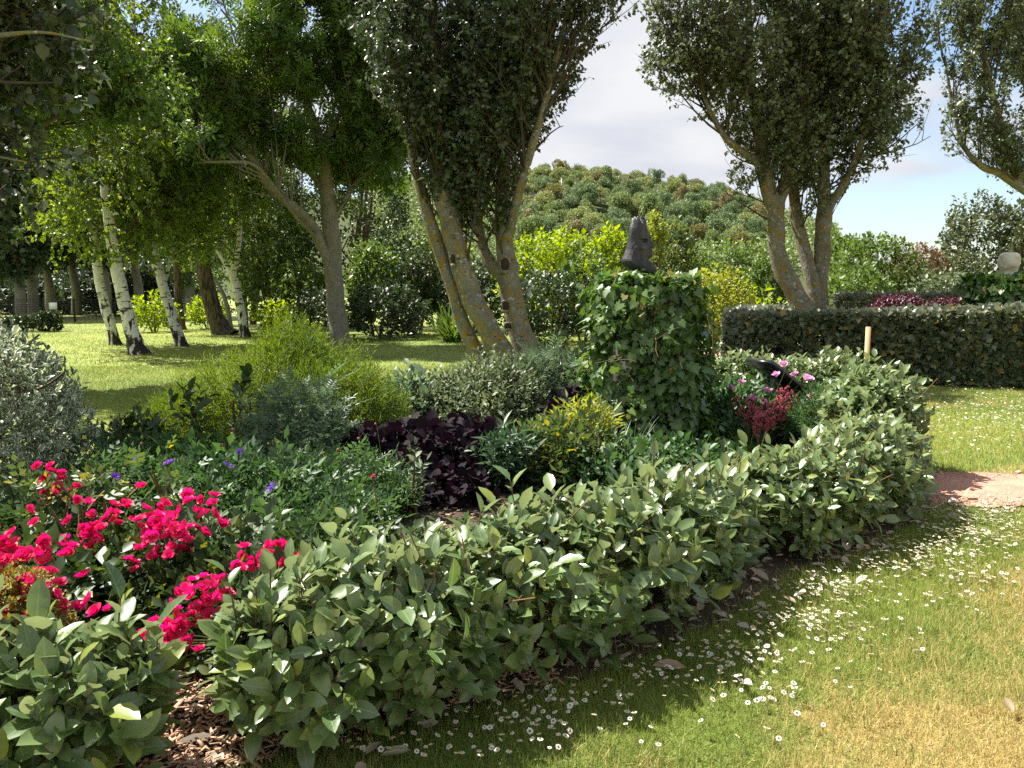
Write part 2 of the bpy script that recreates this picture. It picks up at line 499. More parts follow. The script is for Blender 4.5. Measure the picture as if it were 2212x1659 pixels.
def bark_mat(name, c1, c2, lichen=None, lich_at=0.56, lines=0.0, line_col=(0.03, 0.028, 0.025), line_at=0.66, bump=0.5,
             base_dark=None, pale=None, stretch=(1, 1, 4.5), lscale=4.0, furrow=None):
    m, N, L = nm(name)
    col = mixc(N, L, ramp(N, L, noise(N, L, 3.5, 6, 0.65), 0.32, 0.68), c1, c2)
    fine = noise(N, L, 26, 5, 0.6, stretch=(1, 1, 0.35))
    col = mixc(N, L, math_(N, L, 'MULTIPLY', ramp(N, L, fine, 0.45, 0.7), 0.5), col, tuple(c * 0.55 for c in c1))
    if pale:
        col = mixc(N, L, ramp(N, L, noise(N, L, 14, 4, 0.6), 0.60, 0.66), col, pale)
    if lichen:
        ln = noise(N, L, 6.5, 7, 0.68)
        l2 = mixc(N, L, noise(N, L, 30, 3), lichen, tuple(c * 0.55 for c in lichen))
        col = mixc(N, L, ramp(N, L, ln, lich_at, lich_at + 0.05), col, l2)
    hgt = fine
    if lines:
        dash = noise(N, L, lscale, 3, 0.55, stretch=stretch)
        lm = ramp(N, L, dash, line_at, line_at + 0.025)
        col = mixc(N, L, math_(N, L, 'MULTIPLY', lm, lines), col, line_col)
    if base_dark:
        t = N.new('ShaderNodeTexCoord'); s = N.new('ShaderNodeSeparateXYZ'); L.new(t.outputs['Object'], s.inputs[0])
        bn = noise(N, L, 4.2, 6, 0.6, stretch=(1.6, 1.6, 0.55))
        h = math_(N, L, 'SUBTRACT', bn, math_(N, L, 'MULTIPLY', s.outputs['Z'], base_dark))
        col = mixc(N, L, ramp(N, L, h, 0.40, 0.44), col, line_col)
    if furrow:
        fn = noise(N, L, 9, 5, 0.6, stretch=(1.8, 1.8, 0.22))
        col = mixc(N, L, ramp(N, L, fn, 0.42, 0.55), furrow, col); hgt = fn
    p = N.new('ShaderNodeBsdfPrincipled')
    L.new(col, p.inputs['Base Color']); p.inputs['Roughness'].default_value = 0.85; p.inputs['Specular IOR Level'].default_value = 0.2
    b = N.new('ShaderNodeBump'); b.inputs['Strength'].default_value = bump; b.inputs['Distance'].default_value = 0.03
    L.new(hgt, b.inputs['Height']); L.new(b.outputs[0], p.inputs['Normal'])
    o = N.new('ShaderNodeOutputMaterial'); L.new(p.outputs[0], o.inputs[0])
    return m

M = {}
M['stem'] = plain('brown_stem', (0.10, 0.065, 0.035), 0.8, 0.2)
M['stem_g'] = plain('green_stem', (0.09, 0.13, 0.04), 0.7, 0.3)
M['stem_rust'] = plain('rust_stem', (0.13, 0.075, 0.036), 0.8, 0.2)
M['twig'] = plain('grey_twig', (0.06, 0.052, 0.036), 0.85, 0.2)
M['poplar_bark'] = bark_mat('poplar_bark', (0.12, 0.112, 0.088), (0.215, 0.205, 0.17), lichen=(0.27, 0.185, 0.035), lich_at=0.53, lines=0.8,
                            line_at=0.64, pale=(0.36, 0.36, 0.33), bump=0.7, stretch=(1, 1, 3.5), lscale=6)
M['birch_bark'] = bark_mat('birch_bark', (0.52, 0.50, 0.45), (0.72, 0.71, 0.67), lines=0.95, line_at=0.585, line_col=(0.035, 0.028, 0.022),
                           base_dark=0.17, bump=0.35, stretch=(1, 1, 4.2), lscale=3.2)
M['grey_bark'] = bark_mat('grey_bark', (0.165, 0.15, 0.12), (0.27, 0.25, 0.205), lichen=(0.30, 0.24, 0.08), lich_at=0.64, lines=0.6, line_at=0.62,
                          line_col=(0.08, 0.065, 0.05), bump=0.4, stretch=(1, 1, 7), lscale=4)
M['dark_bark'] = bark_mat('dark_bark', (0.10, 0.075, 0.05), (0.17, 0.135, 0.09), bump=1.0, furrow=(0.03, 0.022, 0.015))
M['poplar_leaf'] = leaf_mat('poplar_leaf', (0.012, 0.032, 0.007), (0.032, 0.062, 0.014), under=(0.08, 0.105, 0.062), trans=0.2, rough=0.38, spec=0.5, big=0.2)
M['poplar_leaf_b'] = leaf_mat('poplar_leaf_pale', (0.034, 0.062, 0.015), (0.075, 0.105, 0.030), under=(0.13, 0.155, 0.09), trans=0.22, rough=0.4, spec=0.5, big=0.25)
M['birch_leaf'] = leaf_mat('birch_leaf', (0.055, 0.10, 0.012), (0.105, 0.16, 0.024), trans=0.45, rough=0.45, big=0.4)
M['ash_leaf'] = leaf_mat('compound_leaf', (0.042, 0.090, 0.016), (0.078, 0.138, 0.024), trans=0.35, rough=0.42, big=0.3)
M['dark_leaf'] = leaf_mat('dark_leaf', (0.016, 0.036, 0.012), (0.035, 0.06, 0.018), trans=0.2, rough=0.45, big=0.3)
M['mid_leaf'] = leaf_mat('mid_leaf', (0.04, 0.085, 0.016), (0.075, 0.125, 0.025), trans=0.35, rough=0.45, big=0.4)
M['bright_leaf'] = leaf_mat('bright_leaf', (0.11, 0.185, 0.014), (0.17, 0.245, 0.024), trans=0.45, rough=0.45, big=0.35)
M['grey_leaf'] = leaf_mat('grey_green_leaf', (0.065, 0.10, 0.045), (0.11, 0.145, 0.065), trans=0.25, rough=0.5, big=0.25)
M['gold_leaf'] = leaf_mat('gold_leaf', (0.14, 0.19, 0.025), (0.21, 0.25, 0.04), trans=0.4, rough=0.5, big=0.1)
M['copper_leaf'] = leaf_mat('copper_leaf', (0.10, 0.066, 0.028), (0.15, 0.10, 0.042), trans=0.25, rough=0.5, big=0.2)
M['oak_leaf'] = leaf_mat('holm_oak_leaf', (0.035, 0.055, 0.018), (0.085, 0.105, 0.04), trans=0.15, rough=0.45, big=0.3)
M['el_leaf'] = leaf_mat('oleaster_leaf', (0.042, 0.094, 0.022), (0.150, 0.225, 0.068), under=(0.18, 0.23, 0.11), trans=0.24, rough=0.36, spec=0.75,
                        vein=(0.16, 0.21, 0.10), odd=(0.20, 0.24, 0.04), odd_at=0.93, big=0.12)
M['hedge_leaf'] = leaf_mat('hedge_leaf', (0.04, 0.062, 0.028), (0.12, 0.15, 0.08), under=(0.24, 0.25, 0.18), trans=0.12, rough=0.35, spec=0.55,
                           odd=(0.22, 0.15, 0.04), odd_at=0.95, big=0.1)
M['ivy_leaf'] = leaf_mat('ivy_leaf', (0.026, 0.075, 0.012), (0.085, 0.165, 0.030), trans=0.24, rough=0.36, spec=0.5, vein=(0.13, 0.19, 0.08),
                         odd=(0.24, 0.20, 0.06), odd_at=0.972, big=0.25)
M['pit_leaf'] = leaf_mat('variegated_leaf', (0.10, 0.15, 0.085), (0.16, 0.21, 0.13), trans=0.25, rough=0.4, margin=(0.60, 0.62, 0.46), big=0.1)
M['thread_leaf'] = leaf_mat('golden_thread_leaf', (0.045, 0.092, 0.009), (0.090, 0.150, 0.015), trans=0.38, rough=0.55, big=0.3)
M['rose_leaf'] = leaf_mat('rose_leaf', (0.022, 0.05, 0.014), (0.05, 0.09, 0.025), trans=0.2, rough=0.45, spec=0.4, odd=(0.15, 0.18, 0.03), odd_at=0.94, big=0.3)
M['peren_leaf'] = leaf_mat('perennial_leaf', (0.026, 0.07, 0.020), (0.05, 0.112, 0.032), trans=0.28, rough=0.5, big=0.25)
M['blue_leaf'] = leaf_mat('blue_green_leaf', (0.065, 0.115, 0.055), (0.11, 0.165, 0.09), trans=0.25, rough=0.5, big=0.2)
M['spurge_leaf'] = leaf_mat('spurge_leaf', (0.03, 0.07, 0.03), (0.055, 0.105, 0.045), trans=0.2, rough=0.45)
M['olive_leaf'] = leaf_mat('olive_leaf', (0.045, 0.085, 0.025), (0.085, 0.125, 0.032), trans=0.28, rough=0.5, odd=(0.30, 0.28, 0.03), odd_at=0.92)
M['heu_leaf'] = leaf_mat('purple_leaf', (0.006, 0.004, 0.006), (0.015, 0.008, 0.012), under=(0.03, 0.012, 0.02), trans=0.05, rough=0.75, spec=0.12, big=0.2)
M['red_leaf'] = leaf_mat('red_leaf', (0.035, 0.007, 0.010), (0.085, 0.014, 0.018), trans=0.12, rough=0.45)
M['box_leaf'] = leaf_mat('box_leaf', (0.13, 0.15, 0.025), (0.22, 0.20, 0.035), trans=0.3, rough=0.4, odd=(0.35, 0.10, 0.03), odd_at=0.93)
M['petal_red'] = leaf_mat('crimson_petal', (0.50, 0.010, 0.045), (0.74, 0.045, 0.14), trans=0.25, rough=0.5, spec=0.3, big=0.1)
M['petal_pink'] = leaf_mat('pink_petal', (0.62, 0.27, 0.46), (0.74, 0.42, 0.60), trans=0.25, rough=0.5, spec=0.3, big=0.05)
M['petal_coral'] = leaf_mat('coral_petal', (0.40, 0.08, 0.10), (0.52, 0.19, 0.17), trans=0.25, rough=0.5, spec=0.3, big=0.05)
M['petal_violet'] = leaf_mat('violet_petal', (0.20, 0.05, 0.42), (0.30, 0.09, 0.55), trans=0.25, rough=0.5, spec=0.3, big=0.05)
M['petal_white'] = leaf_mat('white_petal', (0.74, 0.74, 0.72), (0.82, 0.82, 0.80), trans=0.25, tcol=(0.7, 0.7, 0.66), rough=0.6, spec=0.3, big=0.0)
M['yellow_eye'] = plain('yellow_eye', (0.62, 0.42, 0.03), 0.7, 0.2)
M['rust_bud'] = plain('rust_bud', (0.22, 0.10, 0.04), 0.8, 0.2)
M['dead_leaf'] = leaf_mat('dead_leaf', (0.22, 0.16, 0.09), (0.48, 0.42, 0.33), under=(0.5, 0.46, 0.38), trans=0.1, rough=0.6, big=0.1)
M['chip'] = leaf_mat('wood_chip', (0.30, 0.18, 0.10), (0.62, 0.44, 0.27), trans=0.0, rough=0.85, spec=0.2, big=0.0, odd=(0.08, 0.05, 0.035), odd_at=0.88)
M['hill_leaf'] = []
for i, (a, b) in enumerate([((0.105, 0.165, 0.055), (0.17, 0.235, 0.075)), ((0.145, 0.19, 0.065), (0.22, 0.26, 0.085)), ((0.08, 0.14, 0.06), (0.14, 0.20, 0.08)),
                            ((0.17, 0.165, 0.07), (0.24, 0.22, 0.10)), ((0.18, 0.085, 0.05), (0.24, 0.12, 0.07)), ((0.12, 0.13, 0.03), (0.18, 0.17, 0.04))]):
    M['hill_leaf'].append(leaf_mat('wood_leaf_%d' % i, a, b, trans=0.2, rough=0.6, big=0.15))

def grass_mats():
    out = []
    for nme, k in (('lawn_ground', 0.85), ('grass_blade', 1.0)):
        m, N, L = nm(nme)
        at_ = N.new('ShaderNodeAttribute'); at_.attribute_name = 'dry'
        g = N.new('ShaderNodeNewGeometry')
        n1 = noise(N, L, 1.1, 5, 0.6, coord='World'); n2 = noise(N, L, 9.0, 5, 0.65, coord='World')
        nf = noise(N, L, 0.12, 4, 0.6, coord='World')
        rnd = g.outputs['Random Per Island'] if k == 1.0 else noise(N, L, 90, 3, 0.7, coord='World')
        green = mixc(N, L, rnd, (0.14 * k, 0.205 * k, 0.036 * k), (0.235 * k, 0.305 * k, 0.065 * k))
        lush = mixc(N, L, rnd, (0.25 * k, 0.31 * k, 0.048 * k), (0.36 * k, 0.41 * k, 0.085 * k))
        green = mixc(N, L, ramp(N, L, nf, 0.4, 0.6), green, lush)
        straw = mixc(N, L, rnd, (0.40 * k, 0.30 * k, 0.09 * k), (0.62 * k, 0.50 * k, 0.21 * k))
        d = math_(N, L, 'ADD', at_.outputs['Fac'], math_(N, L, 'MULTIPLY', math_(N, L, 'SUBTRACT', n1, 0.5), 1.5))
        d = math_(N, L, 'ADD', d, math_(N, L, 'MULTIPLY', math_(N, L, 'SUBTRACT', n2, 0.5), 0.9))
        if k == 1.0:
            d = math_(N, L, 'ADD', d, math_(N, L, 'MULTIPLY', math_(N, L, 'SUBTRACT', rnd, 0.5), 0.8))
        col = mixc(N, L, ramp(N, L, d, 0.40, 0.75), green, straw)
        p = N.new('ShaderNodeBsdfPrincipled'); L.new(col, p.inputs['Base Color'])
        p.inputs['Roughness'].default_value = 0.6; p.inputs['Specular IOR Level'].default_value = 0.25
        o = N.new('ShaderNodeOutputMaterial')
        if k == 1.0:
            t = N.new('ShaderNodeBsdfTranslucent'); L.new(col, t.inputs[0])
            x = N.new('ShaderNodeMixShader'); x.inputs[0].default_value = 0.35
            L.new(p.outputs[0], x.inputs[1]); L.new(t.outputs[0], x.inputs[2]); L.new(x.outputs[0], o.inputs[0])
        else:
            b = N.new('ShaderNodeBump'); b.inputs['Strength'].default_value = 0.9; b.inputs['Distance'].default_value = 0.05
            L.new(noise(N, L, 22, 8, 0.75, coord='World'), b.inputs['Height']); L.new(b.outputs[0], p.inputs['Normal'])
            L.new(p.outputs[0], o.inputs[0])
        out.append(m)
    return out
M['lawn'], M['blade'] = grass_mats()

def soil_mat():
    m, N, L = nm('mulch_soil')
    n1 = noise(N, L, 55, 6, 0.7, coord='World'); n2 = noise(N, L, 1.2, 3, coord='World')
    a = mixc(N, L, ramp(N, L, n1, 0.35, 0.65), (0.045, 0.028, 0.018), (0.20, 0.125, 0.07))
    b = mixc(N, L, ramp(N, L, n1, 0.35, 0.65), (0.025, 0.017, 0.012), (0.07, 0.048, 0.03))
    col = mixc(N, L, ramp(N, L, n2, 0.4, 0.6), a, b)
    p = N.new('ShaderNodeBsdfPrincipled'); L.new(col, p.inputs['Base Color']); p.inputs['Roughness'].default_value = 0.95
    bb = N.new('ShaderNodeBump'); bb.inputs['Strength'].default_value = 1.0; bb.inputs['Distance'].default_value = 0.03
    L.new(n1, bb.inputs['Height']); L.new(bb.outputs[0], p.inputs['Normal'])
    o = N.new('ShaderNodeOutputMaterial'); L.new(p.outputs[0], o.inputs[0])
    return m
M['soil'] = soil_mat()
M['path'] = plain('pink_gravel', (0.50, 0.27, 0.19), 0.95, 0.2, var=0.22, scale=3.0, bump=0.8, bscale=140)
M['hill'] = plain('hill_soil', (0.06, 0.075, 0.03), 0.95, 0.1)

# ------------------------------------------------------------------ ground
RG = np.random.default_rng(11)
BED = np.array([(-1.55, 2.05), (-0.95, 2.45), (-0.35, 2.78), (0.30, 3.10), (0.95, 3.60), (1.55, 4.25), (2.2, 4.75), (2.85, 5.35), (3.30, 6.0), (3.75, 6.9),
                (3.95, 8.2), (3.95, 9.6), (3.2, 10.6), (1.9, 11.0), (0.3, 10.6), (-0.9, 10.1), (-1.9, 9.0), (-2.7, 8.2), (-3.5, 7.5), (-4.6, 6.4), (-5.0, 5.2),
                (-4.6, 3.9), (-3.4, 2.6), (-2.4, 2.0)])
def inside(P, poly):
    x, y = P[:, 0], P[:, 1]
    c = np.zeros(len(P), bool); j = len(poly) - 1
    for i in range(len(poly)):
        xi, yi = poly[i]; xj, yj = poly[j]
        m = (yi > y) != (yj > y)
        with np.errstate(divide='ignore', invalid='ignore'):
            c ^= m & (x < (xj - xi) * (y - yi) / (yj - yi) + xi)
        j = i
    return c
def edge_dist(P, poly, closed=True):
    d = np.full(len(P), 1e9)
    n = len(poly)
    for i in range(n if closed else n - 1):
        a, b = poly[i], poly[(i + 1) % n]
        ab = b - a; t = np.clip(((P[:, :2] - a) @ ab) / (ab @ ab), 0, 1)
        d = np.minimum(d, np.hypot(*(P[:, :2] - a - t[:, None] * ab).T))
    return d
PATH = np.array([(2.4, 6.25), (3.1, 6.28), (4.1, 6.30), (6.0, 6.0), (9.0, 5.2), (14.0, 3.0)])
def dryness(P):
    """0 lush .. 1 straw: the open lawn in front has dried out, the strip along the bed has not"""
    d = edge_dist(P, BED)
    near = (P[:, 1] < 7.2) & (P[:, 0] > -2)
    v = np.where(near, np.clip((d - 0.34) / 0.9, 0, 1) * 0.86 + 0.05, np.where(P[:, 0] > 2.5, 0.30, 0.16))
    far = np.clip((P[:, 1] - 26) / 14, 0, 1) * (P[:, 0] < 0)
    return np.maximum(v, 0.16 + 0.26 * far)
def axis_coords(dense0, dense1, step, far):
    c = list(np.arange(dense0, dense1 + 1e-6, step)); s = step
    while c[-1] < far: s *= 1.35; c.append(c[-1] + s)
    s = step
    while c[0] > -far: s *= 1.35; c.insert(0, c[0] - s)
    return np.array(c)
xs, ys = axis_coords(-6, 9, 0.22, 2500), axis_coords(1, 14, 0.22, 2500)
gx, gy = np.meshgrid(xs, ys)
gz = 0.012 * np.sin(gx * 1.7 + 0.5 * gy) * np.sin(gy * 1.3) - 0.012
gv = np.stack([gx.ravel(), gy.ravel(), gz.ravel()], 1)
nx, ny = len(xs), len(ys)
ii = (np.arange(ny - 1)[:, None] * nx + np.arange(nx - 1)[None]).ravel()
gf = np.stack([ii, ii + 1, ii + nx + 1, ii + nx], 1)
tag(link('lawn_ground', make_mesh('lawn_ground', gv, gf, M['lawn'], smooth=True, attrs={'dry': dryness(gv)})), kind='structure')

def poly_sheet(name, poly, mat, z_edge, z_mid, step=0.15):
    lo, hi = poly.min(0), poly.max(0)
    X, Y = np.meshgrid(np.arange(lo[0], hi[0] + step, step), np.arange(lo[1], hi[1] + step, step))
    P = np.stack([X.ravel(), Y.ravel()], 1)
    ins = inside(P, poly)
    h, w = X.shape
    d = edge_dist(P, poly)
    # pull the points just outside onto the outline so that the edge is clean
    near = ~ins & (d < step * 1.6)
    for q in np.where(near)[0]:
        best = None
        for i in range(len(poly)):
            a, b = poly[i], poly[(i + 1) % len(poly)]
            ab = b - a; t = np.clip(((P[q] - a) @ ab) / (ab @ ab), 0, 1); c = a + t * ab
            dd = np.hypot(*(P[q] - c))
            if best is None or dd < best[0]: best = (dd, c)
        P[q] = best[1]
    ok = ins | near
    k = (np.arange(h - 1)[:, None] * w + np.arange(w - 1)[None]).ravel()
    F = np.stack([k, k + 1, k + w + 1, k + w], 1)
    F = F[ok[F].all(1) & (ins[F].sum(1) > 0)]
    z = np.where(ins, z_edge + (z_mid - z_edge) * np.clip(d / 0.7, 0, 1), z_edge)
    z = z + np.where(ins, 0.01 * np.sin(P[:, 0] * 9) * np.sin(P[:, 1] * 7.3) * np.clip(d / .3, 0, 1), 0)
    used = np.unique(F); re = -np.ones(len(P), int); re[used] = np.arange(len(used))
    V = np.column_stack([P, z])[used]
    return tag(link(name, make_mesh(name, V, re[F], mat, smooth=True)), kind='structure')
poly_sheet('mulch_bed', BED, M['soil'], 0.012, 0.06)
pl = spline(np.column_stack([PATH, np.zeros(len(PATH)), np.zeros(len(PATH))]), 8)[:, :2]
tg = nrm(np.gradient(pl, axis=0)); nr_ = np.stack([-tg[:, 1], tg[:, 0]], 1)
wob = 0.04 * np.sin(np.arange(len(pl)) * 1.7)
pv = np.concatenate([np.column_stack([pl + nr_ * (s * (0.56 + wob))[:, None], np.full(len(pl), z)]) for s, z in ((1, 0.006), (0.5, 0.016), (0, 0.02), (-.5, 0.016), (-1, 0.006))])
n_ = len(pl); kk = np.arange(n_ - 1)
pf = np.concatenate([np.stack([r * n_ + kk, (r + 1) * n_ + kk, (r + 1) * n_ + kk + 1, r * n_ + kk + 1], 1) for r in range(4)])
tag(link('gravel_path', make_mesh('gravel_path', pv, pf, M['path'], smooth=True)), kind='structure')
def gravel(n):
    k = rgG.integers(0, len(pl) - 1, n); q = rgG.uniform(-.6, .6, n)
    P = np.column_stack([pl[k] + nr_[k] * q[:, None] + rgG.normal(0, .12, (n, 2)), np.full(n, .016) - .01 * (np.abs(q) > .5)])
    P = P[(P[:, 0] < 6.5)]
    V0 = np.array([(1, 0, 0), (-1, 0, 0), (0, 1, 0), (0, -1, 0), (0, 0, .7), (0, 0, -.7)], float); F0 = np.array([(0, 2, 4), (2, 1, 4), (1, 3, 4), (3, 0, 4), (2, 0, 5), (1, 2, 5), (3, 1, 5), (0, 3, 5)])
    m = len(P); sc_ = .006 * np.exp(.45 * rgG.normal(size=m)); th_ = rgG.uniform(0, 6.28, m); c, sn = np.cos(th_), np.sin(th_)
    V = V0[None] * sc_[:, None, None] * (1 + .3 * rgG.normal(size=(m, 6, 1)))
    V = np.stack([V[..., 0] * c[:, None] - V[..., 1] * sn[:, None], V[..., 0] * sn[:, None] + V[..., 1] * c[:, None], V[..., 2]], -1) + P[:, None]
    return V.reshape(-1, 3), (F0[None] + (np.arange(m) * 6)[:, None, None]).reshape(-1, 3)
rgG = np.random.default_rng(3)
M['pebble'] = leaf_mat('pink_pebble', (0.34, 0.19, 0.14), (0.62, 0.42, 0.33), trans=0.0, rough=0.9, spec=0.2, big=0.0)
V, F = gravel(9000)
tag(link('gravel', make_mesh('gravel', V, F, M['pebble'], np.zeros((len(V), 2)))), 'loose pink gravel on the path', None, None, 'stuff')
pb = np.array([(4.2, 21.5), (5.2, 19.6), (6.6, 19.2), (7.5, 20.5), (6.5, 22.5), (5.0, 23)])
poly_sheet('gravel_path', pb, M['path'], 0.004, 0.01, 0.3)

# ------------------------------------------------------------------ hill with its wood
HX = np.array([-400, -150, 0, 35, 57, 93, 115, 137, 159, 183, 230, 500.])
HZ = np.array([30, 48, 55, 55, 52, 46, 40, 30, 15, 3, -6, -8.])
def hill_z(x, y):
    t = np.clip((y - 170) / 250, 0, 1); t = t * t * (3 - 2 * t)
    b = np.clip((y - 430) / 300, 0, 1)
    return np.interp(x, HX, HZ) * t * (1 - 0.6 * b) - 1.5 + 1.2 * np.sin(x * .11 + y * .05)
hx, hy = np.meshgrid(np.linspace(-400, 420, 60), np.linspace(165, 760, 50))
hv = np.stack([hx.ravel(), hy.ravel(), hill_z(hx, hy).ravel()], 1)
ii = (np.arange(49)[:, None] * 60 + np.arange(59)[None]).ravel()
tag(link('hill', make_mesh('hill', hv, np.stack([ii, ii + 1, ii + 61, ii + 60], 1), M['hill'], smooth=True)), kind='structure')

def hill_tree_mesh(rg, mat, bare=False):
    H = 9.5
    pts = limb([(0, 0, -1, .22), (0.1, 0, 2, .2), (0.2, .1, 5, .14), (.1, .2, 8, .05)], 2, 6, 0.1)
    if bare:
        q = np.array([[(0, 0, 1.5), (.1, .1, 3), (.1, .1, 5), (.2, .1, 7.5)]])
        p1, d1, _ = spawn(q, 26, .1, 1, .5, .8, .3, rg); a = grow(p1, d1, rg.uniform(2, 4.5, len(p1)), 4, .12, .15, rg)
        p2, d2, _ = spawn(a, 5, .2, 1, .6, .8, .2, rg); b = grow(p2, d2, rg.uniform(.8, 1.8, len(p2)), 3, .1, .15, rg)
        VF = merge([pts, tubes(a, np.full(a.shape[:2], .09), 3), tubes(b, np.full(b.shape[:2], .05), 3)])
        return make_mesh('bare_tree', VF[0], VF[1], M['pale_dead'])
    P, N = [], []
    for _ in range(13):
        c = np.array([*rg.normal(0, 2.0, 2), rg.uniform(3.2, 7.4)]); c[:2] *= (1 - 0.09 * max(0, c[2] - 4))
        r = rg.uniform(1.5, 2.6)
        D = nrm(rg.normal(size=(380, 3))); D = D[D[:, 2] > -0.55]
        P.append(c + D * r * rg.uniform(.75, 1.05, (len(D), 1)) * np.array([1, 1, .85])); N.append(D)
    P, N = np.concatenate(P), np.concatenate(N)
    X = nrm(rg.normal(size=P.shape))
    lf = scatter(T_DIA_W, P, X, 0.5 * N + rg.normal(size=P.shape), rg.uniform(.32, .68, len(P)))
    V = np.concatenate([pts[0], lf[0]]); F = np.concatenate([pts[1], lf[1] + len(pts[0])])
    return make_mesh('wood_tree', V, F, [M['pale_dead'], mat], midx=np.r_[np.zeros(len(pts[1])), np.ones(len(lf[1]))])
M['pale_dead'] = plain('pale_dead_wood', (0.24, 0.21, 0.18), 0.9, 0.1)
rgh = np.random.default_rng(5)
HT = [[hill_tree_mesh(rgh, m) for _ in range(3 if i < 3 else 1)] for i, m in enumerate(M['hill_leaf'])]
BARE = hill_tree_mesh(rgh, None, True)
def hill_point(u, v):
    for Y in np.arange(180, 520, 1.0):
        p = at(u, v, Y)
        if p[2] < hill_z(p[0], Y): return p
    return at(u, v, 420)
cross_p = hill_point(1213, 419)
special = []
for (u, v, kind) in ((1178, 446, 'russet'), (1158, 452, 'bare'), (1383, 452, 'bare'), (1146, 472, 'brown'), (1328, 470, 'bare'), (1475, 490, 'yellow'), (1262, 383, 'olive'), (1488, 412, 'lone')):
    special.append((hill_point(u, v), kind))
LAB = {'russet': 'russet brown tree among green ones below the white cross', 'bare': None, 'brown': 'brownish tree low on the wooded hill beside the poplar trunk',
       'yellow': 'yellow green tree on the lower right of the wooded hill', 'olive': 'olive tree on the ridge above the white cross', 'lone': 'small lone tree standing up from the falling ridge'}
BARE_LAB = iter(('grey leafless tree next to the russet tree on the hill', 'pale dead tree with spreading bare branches on the hill', 'thin bare whitish tree in the middle of the hill wood'))
placed = []
for p, kind in special:
    me = {'russet': HT[4][0], 'brown': HT[3][0], 'yellow': HT[5][0], 'bare': BARE, 'olive': HT[1][0], 'lone': HT[2][0]}[kind]
    o = link('bare_tree' if kind == 'bare' else 'wood_tree', me, None, (p[0], p[1] - 3, hill_z(p[0], p[1] - 3)))
    s = 0.62 if kind in ('russet', 'lone') else 0.85
    o.scale = (s, s, s); o.rotation_euler = (0, 0, float(rgh.uniform(0, 6)))
    tag(o, LAB[kind] or next(BARE_LAB), 'tree', 'trees of the hillside wood')
    placed.append(p[:2])
placed.append(cross_p[:2]); placed.append(cross_p[:2] + [0, -9])
placed = np.array(placed)
cand = []
for Y in np.arange(232, 440, 9.0):
    for X in np.arange(-90, 200, 8.0):
        x, y = X + rgh.uniform(-3.2, 3.2), Y + rgh.uniform(-3.5, 3.5)
        u = 1106 + x / y * FOC
        if hill_z(x, y) < 2 or u > 1790 or u < 800: continue
        if np.min(np.hypot(*(placed - [x, y]).T)) < 4.6: continue
        top = 630 - (hill_z(x, y) + 9 - EYE) / y * FOC
        cand.append((x, y, u, top))
cand = np.array(cand)
own = np.where((cand[:, 2] > 1095) & (cand[:, 2] < 1660) & (cand[:, 3] < 505))[0]
own = own[np.argsort(cand[own, 1])][:285]
mass = np.setdiff1d(np.arange(len(cand)), own)
print('hill trees', len(own), 'as mass', len(mass))
for i in own:
    x, y = cand[i, :2]
    k = rgh.choice([0, 1, 2, 3, 5], p=[.34, .27, .29, .07, .03])
    o = link('wood_tree', HT[k][rgh.integers(len(HT[k]))], None, (x, y, hill_z(x, y)))
    sc_ = rgh.uniform(.7, 1.15); o.scale = (sc_ * rgh.uniform(.8, 1.1), sc_ * rgh.uniform(.8, 1.1), sc_ * rgh.uniform(.9, 1.35)); o.rotation_euler = (0, 0, rgh.uniform(0, 6.28))
    tag(o, 'round leafy green tree in the wood covering the distant hill', 'tree', 'trees of the hillside wood')
PP = []
for i in mass:
    x, y = cand[i, :2]; D = nrm(rgh.normal(size=(130, 3))); r = rgh.uniform(2.8, 4.2)
    PP.append(np.array([x, y, hill_z(x, y) + 5.2]) + D * [r, r, 3.8] * rgh.uniform(.6, 1.05, (130, 1)))
PP = np.concatenate(PP)
lf = scatter(T_DIA_W, PP, rgh.normal(size=PP.shape), rgh.normal(size=PP.shape) + [0, 0, .4], rgh.uniform(.8, 1.5, len(PP)))
tag(link('woodland', make_mesh('woodland', lf[0], lf[1], M['hill_leaf'][0], lf[2])), 'rest of the wood on the distant hill', None, None, 'stuff')
def box(cx, cy_, cz, sx, sy, sz):
    V = np.array([(cx + a * sx / 2, cy_ + b * sy / 2, cz + c * sz / 2) for a in (-1, 1) for b in (-1, 1) for c in (-1, 1)])
    F = np.array([(0, 1, 3), (0, 3, 2), (4, 6, 7), (4, 7, 5), (0, 4, 5), (0, 5, 1), (2, 3, 7), (2, 7, 6), (0, 2, 6), (0, 6, 4), (1, 5, 7), (1, 7, 3)])
    return V, F
M['white_stone'] = plain('white_painted_stone', (0.72, 0.71, 0.68), 0.7, 0.3, var=0.08)
cr_ = thing('wayside_cross', (cross_p[0], cross_p[1], hill_z(cross_p[0], cross_p[1])), 'tall white cross standing in a clearing high on the wooded hill', 'cross')
b0 = cr_.location
for nme_, bx_ in (('shaft', (b0[0], b0[1], b0[2] + 3.2, .42, .42, 6.4)), ('crossarm', (b0[0], b0[1], b0[2] + 5.2, 2.2, .38, .38)), ('plinth', (b0[0], b0[1], b0[2] + .3, 1.4, 1.4, .9))):
    part(nme_, box(*bx_), M['white_stone'], cr_)

# ------------------------------------------------------------------ trees
def px_limb(rows, Y):
    """rows (u, v, r[, dY]) traced at depth Y -> (x, y, z, r)"""
    out = []
    for q in rows:
        dy = q[3] if len(q) > 3 else 0.0
        p = at(q[0], q[1], Y + dy)
        out.append((*p, q[2]))
    return np.array(out)

def resample(P, n):
    d = np.r_[0, np.cumsum(np.linalg.norm(np.diff(P[:, :3], axis=0), axis=1))]
    t = np.linspace(0, d[-1], n)
    return np.stack([np.interp(t, d, P[:, k]) for k in range(3)], 1)

